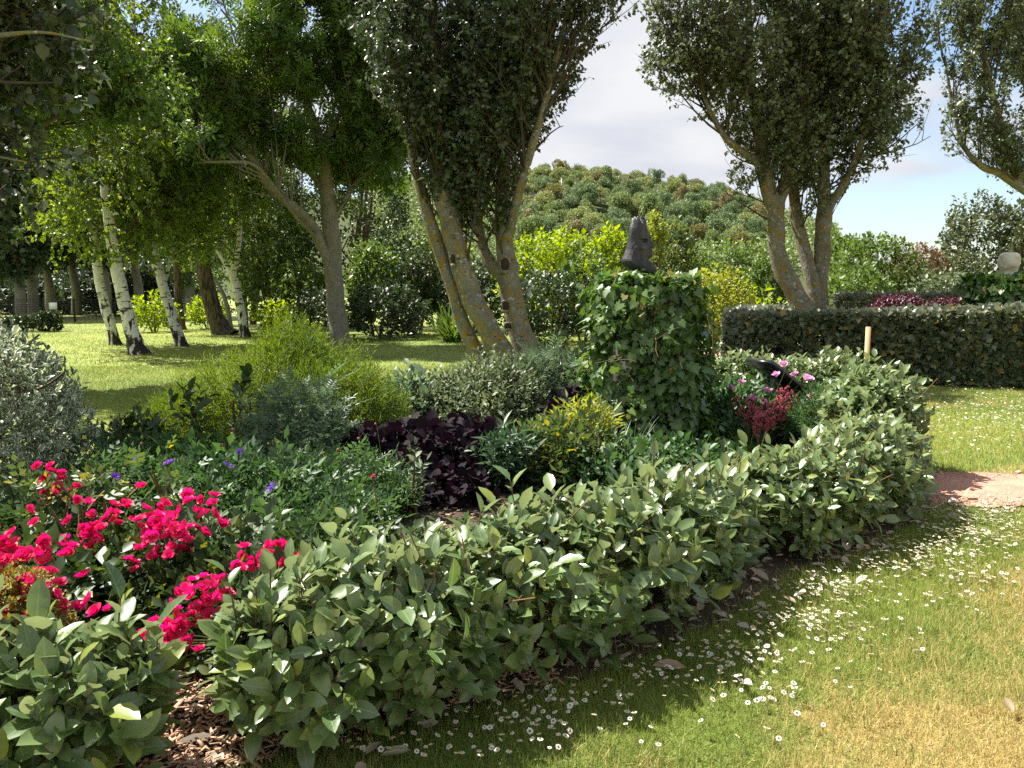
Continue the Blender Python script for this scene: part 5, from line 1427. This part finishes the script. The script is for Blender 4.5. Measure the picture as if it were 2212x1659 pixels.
def petal_ring(n, r0, ln, w, up, rg, jit=.2, T=T_LANCE):
    th_ = np.arange(n) / n * 6.283 + rg.normal(0, jit, n)
    X = np.stack([np.cos(th_), np.sin(th_), np.full(n, up) + rg.normal(0, .12, n)], 1)
    P = np.stack([np.cos(th_) * r0, np.sin(th_) * r0, np.zeros(n)], 1)
    return scatter(T, P, X, np.tile([0, 0, 1.], (n, 1)) + .2 * rg.normal(size=(n, 3)), ln * rg.uniform(.8, 1.15, n))
kp = [merge([petal_ring(16, .004, .030, 0, .5, rgp), petal_ring(10, .002, .022, 0, 1.6, rgp)]) for _ in range(3)]
kmesh = [make_mesh('flower', a[0], a[1], M['petal_violet'], a[2]) for a in kp]
sph = limb(np.array([(0, 0, -.016, .004), (0, 0, -.011, .009), (0, 0, -.004, .010), (0, 0, .002, .006)]), 2, 8, 0)
bud_me = make_mesh('bud', sph[0], sph[1], M['rust_bud'], smooth=True)
def stalk(parent, top, foot, mat, r=.0022):
    pts = spline(np.array([(*foot, r), (*((foot + top) / 2 + [.01, 0, .02]), r), (*top, r)]), 4)
    V, F = tubes(pts[None, :, :3], pts[None, :, 3], 4)
    return part('flower_stalk', (V, F), mat, parent)
def put(parent, name, me, p, tilt=.4, s=1.0, rg=rgp):
    o = link(name, me, parent, tuple(np.array(p) - np.array(parent.location)))
    o.rotation_euler = (rg.uniform(-tilt, tilt) + .5, rg.uniform(-tilt, tilt), rg.uniform(0, 6.28)); o.scale = (s, s, s)
    return o
for k, (u, v, Y) in enumerate(((545, 795, 5.6), (365, 1000, 5.15), (492, 1006, 5.1), (588, 1052, 4.75), (248, 1030, 5.0), (522, 975, 5.4), (298, 988, 5.4))):
    if v < 900: continue
    p = at(u, v, Y - .62)
    stalk(kn, p - [0, 0, .015], np.array([p[0] + .02, p[1] + .08, .3]), M['stem_g'])
    put(kn, 'flower', kmesh[k % 3], p, s=1.15)
for k in range(16):
    p = np.array([rgp.uniform(-2.4, -.9), rgp.uniform(4.5, 5.3), rgp.uniform(.58, .72)])
    stalk(kn, p, np.array([p[0] + .02, p[1] + .05, .3]), M['stem_g'], .0018); put(kn, 'bud', bud_me, p)

# red roses
def rose_mesh(rg, mat, r=.0225, n=3):
    L = []
    for q in range(n):
        k = 6 - q
        L.append(petal_ring(k, .001 + .001 * q, r * (1.12 - .16 * q), 0, .25 + .55 * q, rg, .15, T_ROSEP))
    a = merge(L); return make_mesh('bloom', a[0], a[1], mat, a[2], True)
T_ROSEP = fan_leaf([(0, 0), (.25, .28), (.6, .50), (.9, .38), (1.0, .12), (1.02, 0)], .35, .25, .5)
RM = [rose_mesh(rgp, M['petal_red']) for _ in range(5)]
PKM = [rose_mesh(rgp, M['petal_pink'], .040, 5) for _ in range(3)]
def rose_bush(label, x, y, top, rx, ry, sprays, mat=None, meshes=RM, ls=.055, n=360, name='rose_bush', br=(.9, 1.25)):
    root = bush(name, label, 'rose', x, y, top, rx, ry, mat or M['rose_leaf'], rgp, T_PALM_R, ls * 2.1, n, 5, .18, .3, .7, stem=M['stem_g'], zc=.45, ang=1.05, shell=.6)
    for (u, v, Y, k, sp) in sprays:
        c = at(u, v, Y - .14)
        for q in range(int(k * 1.2)):
            o_ = rgp.normal(size=3) * np.array([sp * 1.25, sp * .9, sp * 1.1])
            put(root, 'bloom', meshes[rgp.integers(len(meshes))], c + o_, .75, rgp.uniform(*br))
        ft = np.array([x + .25 * (c[0] - x), y + .3 * (c[1] - y), .1])
        for q in range(3):
            stalk(root, c + rgp.normal(size=3) * sp * .5 - [0, 0, .02], ft, M['stem_g'], .003)
    return root
T_PALM_R = compound(diamond(.58, .06, -.1), 2, ll=.46, ang=.95, droop=-.15)
rose_bush('crimson rose bush full of flower clusters left of the silvery hedge', -1.62, 3.62, .42, .52, .42,
          [(365, 1120, 3.55, 22, .06), (385, 1160, 3.5, 16, .05), (330, 1150, 3.5, 12, .045), (330, 1190, 3.4, 10, .04), (215, 1120, 3.7, 10, .05), (200, 1165, 3.6, 14, .05), (170, 1180, 3.6, 7, .04), (450, 1110, 3.7, 7, .04), (285, 1120, 3.7, 3, .03), (160, 1220, 3.5, 3, .03)], n=520)
rose_bush('crimson rose cluster low against the end of the silvery hedge', -1.12, 3.3, .34, .30, .30,
          [(455, 1260, 3.05, 16, .045), (430, 1300, 3.0, 14, .045), (370, 1385, 2.95, 18, .045), (345, 1400, 2.9, 8, .03), (395, 1370, 2.95, 8, .035)], n=260)
rose_bush('crimson rose spray peeping over the left part of the silvery hedge', -.85, 3.6, .46, .22, .22, [(560, 1210, 3.35, 10, .035), (600, 1195, 3.35, 7, .03)], n=130)
rose_bush('crimson roses at the left edge behind the little yellow green bush', -2.1, 3.2, .42, .34, .34,
          [(22, 1180, 3.1, 26, .06), (45, 1200, 3.05, 10, .04), (10, 1250, 2.9, 12, .05), (110, 1275, 2.9, 12, .05), (85, 1290, 2.85, 8, .04), (150, 1250, 3.1, 4, .04), (215, 1320, 2.8, 3, .02)], n=300)
rose_bush('shaded crimson roses under the pittosporum', -2.55, 4.3, .48, .4, .35, [(120, 1060, 4.3, 8, .06), (95, 1050, 4.3, 5, .05), (130, 1030, 4.3, 4, .04)], n=260)
bush('leafy_rose_shoots', 'tall yellowish rose shoots rising above the knapweed', 'rose', -2.05, 3.95, .74, .42, .3, M['olive_leaf'], rgp, T_PALM_R, .085, 20, 5, .30, .3, 1.0, stem=M['stem_rust'], zc=.7, lo=0)
bush('box_bush', 'little clipped yellow green bush at the left edge', 'shrub', -1.78, 2.72, .62, .17, .17, M['box_leaf'], rgp, T_DIA_W, .016, 1500, 6, .05, .08, .4, zc=.5)
# black leaved coral bells
bush('coral_bells', 'wide mound of blackish purple leaves in the middle of the bed', 'plant', -.62, 6.45, .50, .95, .62, M['heu_leaf'], rgp, T_HEU, .072, 760, 4, .16, .2, .6, stem=M['stem'], zc=.35, ang=1.2, nup=1.0)
bush('coral_bells', 'nearer low blackish purple leaves above bare soil', 'plant', -.75, 5.75, .30, .62, .35, M['heu_leaf'], rgp, T_HEU, .06, 300, 4, .14, .2, .6, stem=M['stem'], zc=.35, ang=1.2, nup=1.0)
bush('coral_bells', 'small blackish purple clump left of the ivy pedestal', 'plant', .68, 7.75, .62, .36, .3, M['heu_leaf'], rgp, T_HEU, .07, 150, 4, .14, .2, .6, stem=M['stem'], zc=.4, ang=1.2, nup=1.0)
bush('abelia_shrub', 'grey green small leaved shrub at the poplar foot catching the sun', 'shrub', -.22, 8.5, .82, .62, .5, M['grey_leaf'], rgp, T_OV, .05, 1300, 7, .22, .3, .7, zc=.45)
bush('abelia_shrub', 'shaded grey green shrub right of the sunlit one below the poplar', 'shrub', .35, 8.9, .88, .42, .4, M['blue_leaf'], rgp, T_FERN, .13, 420, 6, .25, .3, .8)
bush('dark_leafy_shrub', 'dark leaved shrub between the golden shrub and the poplar foot', 'shrub', -.98, 8.6, .70, .45, .4, M['blue_leaf'], rgp, T_OV, .07, 460, 6, .22, .3, .7)
bush('mexican_orange', 'olive leaved bush with yellow tips before the ivy pedestal', 'shrub', (.45), 6.35, .47, .38, .34, M['olive_leaf'], rgp, T_PALMW, .11, 460, 6, .2, .22, .8, zc=.45)
bush('golden_tipped_bush', 'yellow leaved tuft on the olive bush by the ivy pedestal', 'shrub', (.62), 6.6, .60, .16, .16, M['gold_leaf'], rgp, T_PALM, .12, 50, 6, .16, .2, .9, zc=.7)
bush('spurge', 'narrow leaved dark green spurge left of the olive bush', 'plant', -.02, 6.1, .48, .24, .22, M['spurge_leaf'], rgp, T_LANCE, .10, 70, 20, .2, .3, .8, stem=M['stem_g'], zc=.5, ang=1.2, nup=.2)
bush('meadow_herb', 'green weeds between the ivy pedestal and the silvery hedge', 'plant', 1.1, 6.0, .40, .7, .4, M['peren_leaf'], rgp, T_OV, .06, 460, 6, .2, .3, .8, stem=M['stem_g'])
bush('meadow_herb', 'low seedlings on the dark soil behind the silvery hedge', 'plant', -.25, 4.7, .16, .6, .3, M['peren_leaf'], rgp, T_OV, .05, 110, 5, .1, .3, .8, stem=M['stem_g'])
strap_clump('grass_tuft', 'tuft of tall grass at the left foot of the ivy pedestal', .95, 6.75, 60, .5, M['spurge_leaf'], rgp, .006, .3)
strap_clump('grass_tuft', 'pale grass blades at the right foot of the ivy pedestal', 2.2, 7.1, 50, .45, M['mid_leaf'], rgp, .006, .35)
# white leaved seedling and the single red flower on its stalk
sd1 = bush('silver_seedling', 'single white tipped seedling standing before the blackish leaves', 'plant', at(897, 1000, 5.3)[0], 5.3, .56, .035, .035, M['grey_leaf'], rgp, T_OV, .06, 8, 5, .12, .2, 1, stems=1, zc=.55)
sp = at(806, 1030, 4.2)
sv = thing('red_salvia', (sp[0], 4.2, .05), 'thin stalk with one tiny red flower behind the hedge', 'flower')
stalk(sv, sp, np.array([sp[0] + .03, 4.2, .05]), M['stem_rust'], .003)
put(sv, 'bloom', RM[0], sp, .2, .6)
lp = scatter(T_OV, np.stack([np.full(14, sp[0]) + .01, np.full(14, 4.2), np.linspace(.1, sp[2] - .12, 14)], 1), rgp.normal(size=(14, 3)) * [1, 1, .3], np.tile([0, 0, 1.], (14, 1)), np.full(14, .035))
part('foliage', lp, M['olive_leaf'], sv)

# pink roses, coral bells in flower and the sign
rose_bush('rose bush with pink double flowers round the black sign post', 2.72, 8.85, .52, .75, .42,
          [(1626, 858, 7.83, 1, .012), (1654, 868, 7.83, 1, .012), (1660, 850, 7.83, 1, .012), (1672, 816, 7.88, 1, .012), (1598, 825, 8.03, 1, .012), (1755, 817, 8.03, 1, .012), (1752, 855, 7.83, 1, .012), (1699, 792, 8.23, 1, .012), (1720, 803, 8.23, 1, .012), (1577, 840, 7.93, 1, .012)], meshes=PKM, n=620, mat=M['peren_leaf'], br=(.9, 1.3))
bush('cranesbill', 'dark green cranesbill with a few blue flowers right of the sign', 'plant', 3.05, 7.6, .55, .42, .45, M['peren_leaf'], rgp, T_PALM, .09, 420, 6, .2, .3, .8, stem=M['stem_g'])
bush('meadow_herb', 'dark leafy growth between the ivy pedestal and the sign', 'plant', 2.25, 8.0, .54, .5, .5, M['peren_leaf'], rgp, T_OV, .065, 620, 6, .22, .3, .8, stem=M['stem_g'])
def coral_spray(label, x, y, top, n, rg, dens=90):
    root = thing('coral_flower_spray', (x, y, .05), label, 'flower', 'coral flower sprays by the sign post')
    B0 = np.stack([x + rg.normal(0, .05, n), y + rg.normal(0, .05, n), np.full(n, .1)], 1)
    st_ = grow(B0, np.stack([rg.normal(0, .12, n), rg.normal(0, .12, n), np.ones(n)], 1), top * rg.uniform(.8, 1.05, n), 6, .02, .05, rg)
    q, d, _ = spawn(st_, 9, .45, 1, .5, .7, .2, rg); sb = grow(q, d, np.full(len(q), .055), 3, 0, .1, rg)
    part('stems', merge([tubes(st_, np.full(st_.shape[:2], .0018), 4), tubes(sb, np.full(sb.shape[:2], .001), 3)]), M['red_leaf'], root, kind='stuff')
    P, D, _ = spawn(sb, dens // 9, .3, 1, .3, .8, 0, rg)
    P2 = np.repeat(P, 3, 0); X = rg.normal(size=P2.shape)
    part('blooms', scatter(T_DIA_W, P2, X, rg.normal(size=P2.shape), rg.uniform(.012, .020, len(P2))), M['petal_coral'], root, kind='stuff')
for k, (u, Y, v) in enumerate(((1688, 7.7, 850), (1672, 7.5, 872), (1630, 7.4, 880), (1612, 7.6, 865), (1645, 7.2, 895))):
    p = at(u, v, Y)
    coral_spray(('tallest coral pink flower spray crossing the sign post', 'coral spray just left of the sign post', 'coral pink spray below the pink roses', 'thin coral spray leftmost near the ivy', 'low coral spray just above the silvery hedge')[k], p[0], Y, p[2] - .05, (9, 6, 6, 3, 5)[k], rgp)
for k, (u, v, Y) in enumerate(((1750, 905, 7.3), (1789, 868, 7.4))):
    p = at(u, v, Y); cb = thing('blue_flower', p - [0, 0, .2], ('blue violet flower low right of the sign post', 'single blue flower under the silvery bush')[k], 'flower')
    stalk(cb, p, p - [0, -.02, .2], M['stem_g']); put(cb, 'petals', kmesh[k], p, .3, .8)

M['sign_black'] = plain('black_sign_metal', (0.012, 0.013, 0.016), .32, .5, var=.1)
M['sign_post'] = plain('grey_sign_post', (0.10, 0.12, 0.14), .45, .5, var=.1)
M['sign_face'] = plain('printed_sign_face', (0.55, 0.56, 0.55), .4, .5, var=.1)
T2 = at(1671, 779, 8.3)
e1 = np.array([-.39, .92, 0]) * .42
hdir = np.array([.92, .39, 0]); slope = math.radians(33)
e2 = (hdir * math.cos(slope) + np.array([0, 0, -math.sin(slope)])) * .68
nup_ = np.cross(e2, e1); nup_ /= np.linalg.norm(nup_)
sg = thing('lectern_sign', (T2 + e1 / 2 + e2 / 2) * [1, 1, 0], 'black lectern style information sign seen from behind among pink roses', 'sign')
def slab(o, a, b, n, t):
    V = np.array([o, o + a, o + a + b, o + b, o + n * t, o + a + n * t, o + a + b + n * t, o + b + n * t])
    F = np.array([(0, 1, 2), (0, 2, 3), (4, 6, 5), (4, 7, 6), (0, 4, 5), (0, 5, 1), (1, 5, 6), (1, 6, 2), (2, 6, 7), (2, 7, 3), (3, 7, 4), (3, 4, 0)])
    return V, F
if nup_[2] < 0: nup_ = -nup_
ln_ = lambda a: a / np.linalg.norm(a)
part('panel', slab(T2 - nup_ * .045, e1, e2, nup_, .045), M['sign_black'], sg)
part('printed_face', slab(T2 + ln_(e1) * .03 + ln_(e2) * .03 + nup_ * .001, e1 - ln_(e1) * .06, e2 - ln_(e2) * .06, nup_, .003), M['sign_face'], sg)
mc = T2 + e1 * .5 + e2 * .40 - nup_ * .045
part('post', box(mc[0], mc[1], (mc[2] - .02) / 2, .07, .07, mc[2] - .02), M['sign_post'], sg)
part('bracket', slab(mc - ln_(e2) * .14 - ln_(e1) * .05 - nup_ * .03, ln_(e1) * .10, ln_(e2) * .28, nup_, .028), M['sign_black'], sg)
M['stake_wood'] = plain('pale_stake_wood', (0.50, 0.33, 0.17), .75, .3, var=.12, scale=6, stretch=(6, 6, .5))
ps = at(1876, 706, 7.2)
stv, stf = box(0, 0, (ps[2]) / 2, .034, .03, ps[2])
so = link('wooden_stake', make_mesh('wooden_stake', stv, stf, M['stake_wood']), None, (ps[0], 7.2, 0)); so.rotation_euler = (0, 0, .5)
tag(so, 'pale square wooden stake standing up out of the silvery bush', 'stake')
bush('red_barberry', 'dark red leaved bush inside the clipped hedge ring', 'shrub', at(1940, 640, 16)[0], 16.0, 1.53, .62, .6, M['red_leaf'], rgp, T_DIA_W, .05, 1500, 6, .22, .2, .9, zc=.6)
bush('red_barberry', 'brighter red low bush right of the dark red one', 'shrub', at(2035, 650, 15.8)[0], 15.8, 1.44, .45, .5, M['red_leaf'], rgp, T_DIA_W, .05, 1000, 6, .22, .2, .9, zc=.6)
for k, (x, y) in enumerate(((.35, 15.2), (.95, 14.6))):
    bush('poplar_sucker', ('leafy poplar sucker sprouting at the right of the trunk foot', 'second leafy poplar sucker further from the trunk foot')[k], 'plant', x + .5, y, .85 - .2 * k, .25, .25, M['grey_leaf'], rgp, T_OV, .07, 60, 6, .25, .3, .9, stems=3, zc=.6)

# ------------------------------------------------------------------ ground cover: grass, daisies, chips, litter
rgg = np.random.default_rng(7)
def blades(P, L, W, rg, lean=.8):
    n = len(P); th = rg.uniform(0, 6.28, n); ln = np.abs(rg.normal(0, lean, n))
    D = nrm(np.stack([np.cos(th) * ln, np.sin(th) * ln, np.ones(n)], 1))
    ph = rg.uniform(0, 6.28, n)
    sd_ = np.stack([np.cos(ph), np.sin(ph), np.zeros(n)], 1) * (W / 2)[:, None]
    V = np.stack([P - sd_, P + sd_, P + D * L[:, None]], 1).reshape(-1, 3)
    return V, np.arange(3 * n).reshape(-1, 3)
def on_lawn(P):
    a = ~inside(P, BED)
    a &= edge_dist(P, pl, closed=False) > .52 + .05 * np.sin(P[:, 0] * 9) + .05 * np.sin(P[:, 0] * 31 + P[:, 1] * 17)
    return a
def ground_h(P):
    return .012 * np.sin(P[:, 0] * 1.7 + .5 * P[:, 1]) * np.sin(P[:, 1] * 1.3) - .012
def seen(P, m=60):
    u, v, f = project(np.column_stack([P[:, :2], np.zeros(len(P))])); return (u > -m) & (u < 2212 + m) & (v < 1659 + m)
def turf(name, x0, x1, y0, y1, n, L, W, lean=.9, fade=None):
    P = np.stack([rgg.uniform(x0, x1, n), rgg.uniform(y0, y1, n), np.zeros(n)], 1)
    P = P[on_lawn(P)]; P = P[seen(P)]
    if fade is not None: P = P[rgg.uniform(0, 1, len(P)) < fade(P)]
    P[:, 2] = ground_h(P)
    d = edge_dist(P, BED); k = len(P)
    tuft = np.clip(np.sin(P[:, 0] * 7.1 + 2 * np.sin(P[:, 1] * 5.3)) * np.sin(P[:, 1] * 8.7 + 1.5 * np.sin(P[:, 0] * 4.1)), 0, 1)
    tallish = 1 + .7 * tuft ** 2 + .9 * np.exp(-d / .25) * (P[:, 1] < 12)
    V, F = blades(P, L * rgg.uniform(.5, 1.3, k) * tallish, W * rgg.uniform(.7, 1.3, k), rgg, lean)
    tag(link(name, make_mesh(name, V, F, M['blade'], attrs={'dry': np.repeat(dryness(P), 3)})), 'short mown grass blades of the lawn', None, None, 'stuff')
    return k
n = turf('grass', -1.2, 5.2, 2.2, 5.2, 330000, .040, .0032, 1.15)
n += turf('grass', 1.0, 9.5, 5.2, 13.2, 230000, .05, .005)
n += turf('grass', -10.5, 3, 8.0, 17, 150000, .05, .008)
n += turf('grass', -24, 5, 17, 42, 130000, .055, .018, fade=lambda P: np.clip((44 - P[:, 1]) / 18, 0.1, 1))
print('grass blades', n)
# sparse grass creeping over the bed edge under the hedge
P = np.stack([rgg.uniform(-1.0, 3.2, 60000), rgg.uniform(2.3, 6, 60000), np.zeros(60000)], 1)
d = edge_dist(P, BED); P = P[inside(P, BED) & (rgg.uniform(0, 1, len(P)) < .5 * np.exp(-d / .12))]; P[:, 2] = .012
V, F = blades(P, .05 * rgg.uniform(.5, 1.5, len(P)), np.full(len(P), .003), rgg, .8)
tag(link('grass', make_mesh('grass', V, F, M['blade'], attrs={'dry': np.full(len(V), .12)})), 'thin grass creeping over the bed edge', None, None, 'stuff')

# daisies
def daisy_parts(rg):
    pet = merge([petal_ring(17, .0035, .0085, 0, .12, rg, .08, diamond(.42, .05, 0)), petal_ring(15, .0035, .0078, 0, .3, rg, .08, diamond(.42, .05, 0))])
    eye = limb(np.array([(0, 0, -.001, .0042), (0, 0, .001, .0044), (0, 0, .0028, .0034), (0, 0, .0036, .001)]), 2, 8, 0)
    stem = tubes(np.array([[(0, 0, -.05), (.003, 0, -.025), (0, 0, -.001)]]), np.full((1, 3), .0009), 3)
    return pet, eye, stem
DP = [daisy_parts(rgg) for _ in range(4)]
DM = []
for pet, eye, stem in DP:
    V, F = merge([stem, (pet[0], pet[1]), eye])[:2]
    mi = np.r_[np.zeros(len(stem[1])), np.ones(len(pet[1])), np.full(len(eye[1]), 2)]
    uvz = np.zeros((len(V), 2))
    DM.append((make_mesh('flower_stem', stem[0], stem[1], M['stem_g']), make_mesh('petals', pet[0], pet[1], M['petal_white'], pet[2]), make_mesh('flower_eye', eye[0], eye[1], M['yellow_eye'], smooth=True),
               make_mesh('daisy', V, F, [M['stem_g'], M['petal_white'], M['yellow_eye']], uvz, midx=mi), (V, F, mi)))
th6 = np.arange(7) / 7 * 6.283
DLOW = (np.vstack([np.stack([np.cos(th6) * .012, np.sin(th6) * .012, .003 * (np.arange(7) % 2)], 1), np.stack([np.cos(th6) * .0042, np.sin(th6) * .0042, np.full(7, .004)], 1), [(0, 0, .0), (0, 0, .006)]]),
        np.array([(14, i, (i + 1) % 7) for i in range(7)] + [(15, 7 + i, 7 + (i + 1) % 7) for i in range(7)]), np.r_[np.ones(7), np.full(7, 2)])
def daisy_field():
    # the band of daisies along the bed edge, and the drift behind the hedge end
    n = 15000
    P = np.stack([rgg.uniform(-.8, 4.2, n), rgg.uniform(2.3, 6.2, n), np.zeros(n)], 1)
    P = P[on_lawn(P)]; P = P[seen(P, 0)]
    u, v, f = project(P)
    d = edge_dist(P, BED)
    # centre of the band moves out from the bed and the band thickens to the right
    t = np.clip((P[:, 0] - P[:, 1] * .0 + .3) / 3.0, 0, 1)
    w = np.exp(-((d - (.22 + .20 * t)) / (.19 + .13 * t)) ** 2)
    clump = .5 + .5 * np.sin(P[:, 0] * 6.1 + 1.2 * np.sin(P[:, 1] * 5)) * np.sin(P[:, 1] * 7.3)
    A = P[rgg.uniform(0, 1, len(P)) < w * (.5 + .5 * t) * (.1 + .9 * clump ** 1.5) * 1.9]
    n = 7000
    P = np.stack([rgg.uniform(3.2, 9.5, n), rgg.uniform(7.4, 13.2, n), np.zeros(n)], 1)
    P = P[on_lawn(P)]; P = P[seen(P, 0)]
    w = np.exp(-((P[:, 1] - 9.6) / 1.3) ** 2) * (.4 + .6 * np.sin(P[:, 0] * 2.3 + P[:, 1] * 1.1) ** 2) + .10
    B = P[rgg.uniform(0, 1, len(P)) < w * .95]
    n = 900
    P = np.stack([rgg.uniform(-8, 2, n), rgg.uniform(8.6, 22, n), np.zeros(n)], 1); P = P[on_lawn(P)]; P = P[seen(P, 0)]
    return A, np.concatenate([B, P[rgg.uniform(0, 1, len(P)) < .25]])
DA, DB = daisy_field()
DALL = np.concatenate([DA, DB]); order = np.argsort(np.hypot(DALL[:, 0], DALL[:, 1]))
print('daisies', len(DA), len(DB))
stuffV, stuffF, stuffM, nv = [], [], [], 0
for q, i in enumerate(order):
    p = DALL[i]; k = int(rgg.integers(4)); h = rgg.uniform(.045, .075)
    s = rgg.uniform(.75, 1.2); rot = (rgg.normal(0, .28) - .12, rgg.normal(0, .28) - .15, rgg.uniform(0, 6.28))
    if q < 300:
        o = link('daisy', DM[k][0] if q < 110 else DM[k][3], None, (p[0], p[1], h + ground_h(p[None])[0]))
        o.rotation_euler = rot; o.scale = (s, s, s)
        tag(o, 'small white lawn daisy with yellow eye in the band along the hedge', 'daisy', 'daisies in the grass')
        if q < 110:
            link('petals', DM[k][1], o); link('flower_eye', DM[k][2], o)
    else:
        V, F, mi = DM[k][4] if p[1] < 6.5 else DLOW
        c, sn = math.cos(rot[2]), math.sin(rot[2])
        W = V @ np.array([[c, sn, 0], [-sn, c, 0], [0, 0, 1]]) * s
        W[:, 2] += rot[0] * W[:, 1] + rot[1] * W[:, 0]
        stuffV.append(W + [p[0], p[1], h]); stuffF.append(F + nv); stuffM.append(mi); nv += len(V)
V = np.concatenate(stuffV)
tag(link('daisies', make_mesh('daisies', V, np.concatenate(stuffF), [M['stem_g'], M['petal_white'], M['yellow_eye']], np.zeros((len(V), 2)), midx=np.concatenate(stuffM))), 'drift of small white daisies further off in the grass', None, None, 'stuff')

# wood chips on the bed and dry leaves under the hedge
def chips(n, x0, x1, y0, y1, dens):
    P = np.stack([rgg.uniform(x0, x1, n), rgg.uniform(y0, y1, n), np.zeros(n)], 1)
    P = P[inside(P, BED)]; d = edge_dist(P, BED); P = P[rgg.uniform(0, 1, len(P)) < dens(P)]
    d = edge_dist(P, BED); k = len(P)
    P[:, 2] = .018 + .048 * np.clip(d / .7, 0, 1) + rgg.uniform(0, .022, k)
    th_ = rgg.uniform(0, 6.28, k)
    X = np.stack([np.cos(th_), np.sin(th_), rgg.normal(0, .22, k)], 1); X = nrm(X)
    N = np.array([0, 0, 1.]) + .4 * rgg.normal(size=(k, 3))
    ln = .030 * np.exp(.45 * rgg.normal(size=k)); wd = ln * rgg.uniform(.12, .38, k); tk = .003 + .002 * rgg.uniform(0, 1, k)
    Y = nrm(np.cross(N, X)); Z = np.cross(X, Y)
    cs = np.array([(a, b, c) for a in (-.5, .5) for b in (-.5, .5) for c in (-.5, .5)])
    tap = 1 - .45 * (cs[:, 0] > 0)
    V = P[:, None] + cs[None, :, 0:1] * (X * ln[:, None])[:, None] + (cs[:, 1] * tap)[None, :, None] * (Y * wd[:, None])[:, None] + cs[None, :, 2:3] * (Z * tk[:, None])[:, None]
    F0 = box(0, 0, 0, 1, 1, 1)[1]
    F = (F0[None] + (np.arange(k) * 8)[:, None, None]).reshape(-1, 3)
    return V.reshape(-1, 3), F
V, F = chips(17000, -2.3, .2, 2.0, 3.9, lambda P: np.where(P[:, 0] < -.5, 1, .5))
V2, F2 = chips(6000, -1.5, 3.2, 2.6, 6.0, lambda P: np.full(len(P), .5))
a = merge([(V, F), (V2, F2)])
tag(link('wood_chips', make_mesh('wood_chips', a[0], a[1], M['chip'], np.zeros((len(a[0]), 2)))), 'loose wood chip mulch over the flower bed', None, None, 'stuff')
n = 2600
P = np.stack([rgg.uniform(-1.1, 3.6, n), rgg.uniform(2.3, 6.2, n), np.zeros(n)], 1)
d = edge_dist(P, BED); ins = inside(P, BED); P = P[(rgg.uniform(0, 1, n) < np.where(ins, np.exp(-d / .4) * .8, np.exp(-d / .10) * .8))]
P[:, 2] = .035
X = rgg.normal(size=P.shape) * [1, 1, .25]; NN = np.array([0, 0, 1.]) + .6 * rgg.normal(size=P.shape)
a = scatter(leaf_tpl(4, .5, .14, .12, .92), P, X, NN, .06 * np.exp(.3 * rgg.normal(size=len(P))))
tag(link('leaf_litter', make_mesh('leaf_litter', a[0], a[1], M['dead_leaf'], a[2])), 'dry fallen leaves lying under the hedge', None, None, 'stuff')
me_dl = make_mesh('fallen_leaf', *leaf_tpl(5, .5, .22, .2, .92)[:2], M['dead_leaf'], leaf_tpl(5, .5, .22, .2, .92)[2], True)
for k, (u, v, sz, lab) in enumerate(((1130, 1505, .09, 'curled silvery dead leaf on the shaded grass under the hedge middle'), (820, 1640, .11, 'whitish dead leaf near the bottom edge under the hedge'), (1600, 1480, .075, 'pale dead leaf lying out on the dry grass'),
                                     (1720, 1290, .09, 'pale curled leaf standing at the grass edge below the hedge gap'), (1650, 1335, .09, 'cream dead leaf on the soil edge among the daisies'), (2190, 1545, .06, 'small grey leaf on the dry grass at the right edge'),
                                     (1340, 1430, .08, 'narrow pale leaf curled up beside the daisies'))):
    p = gr(u, v, .02)
    o = link('fallen_leaf', me_dl, None, tuple(p + [0, 0, .012])); o.scale = (sz,) * 3; o.rotation_euler = (rgg.uniform(-.4, .4), rgg.uniform(-.6, 0), rgg.uniform(0, 6.28))
    tag(o, lab, 'leaf', 'dead leaves on the grass')
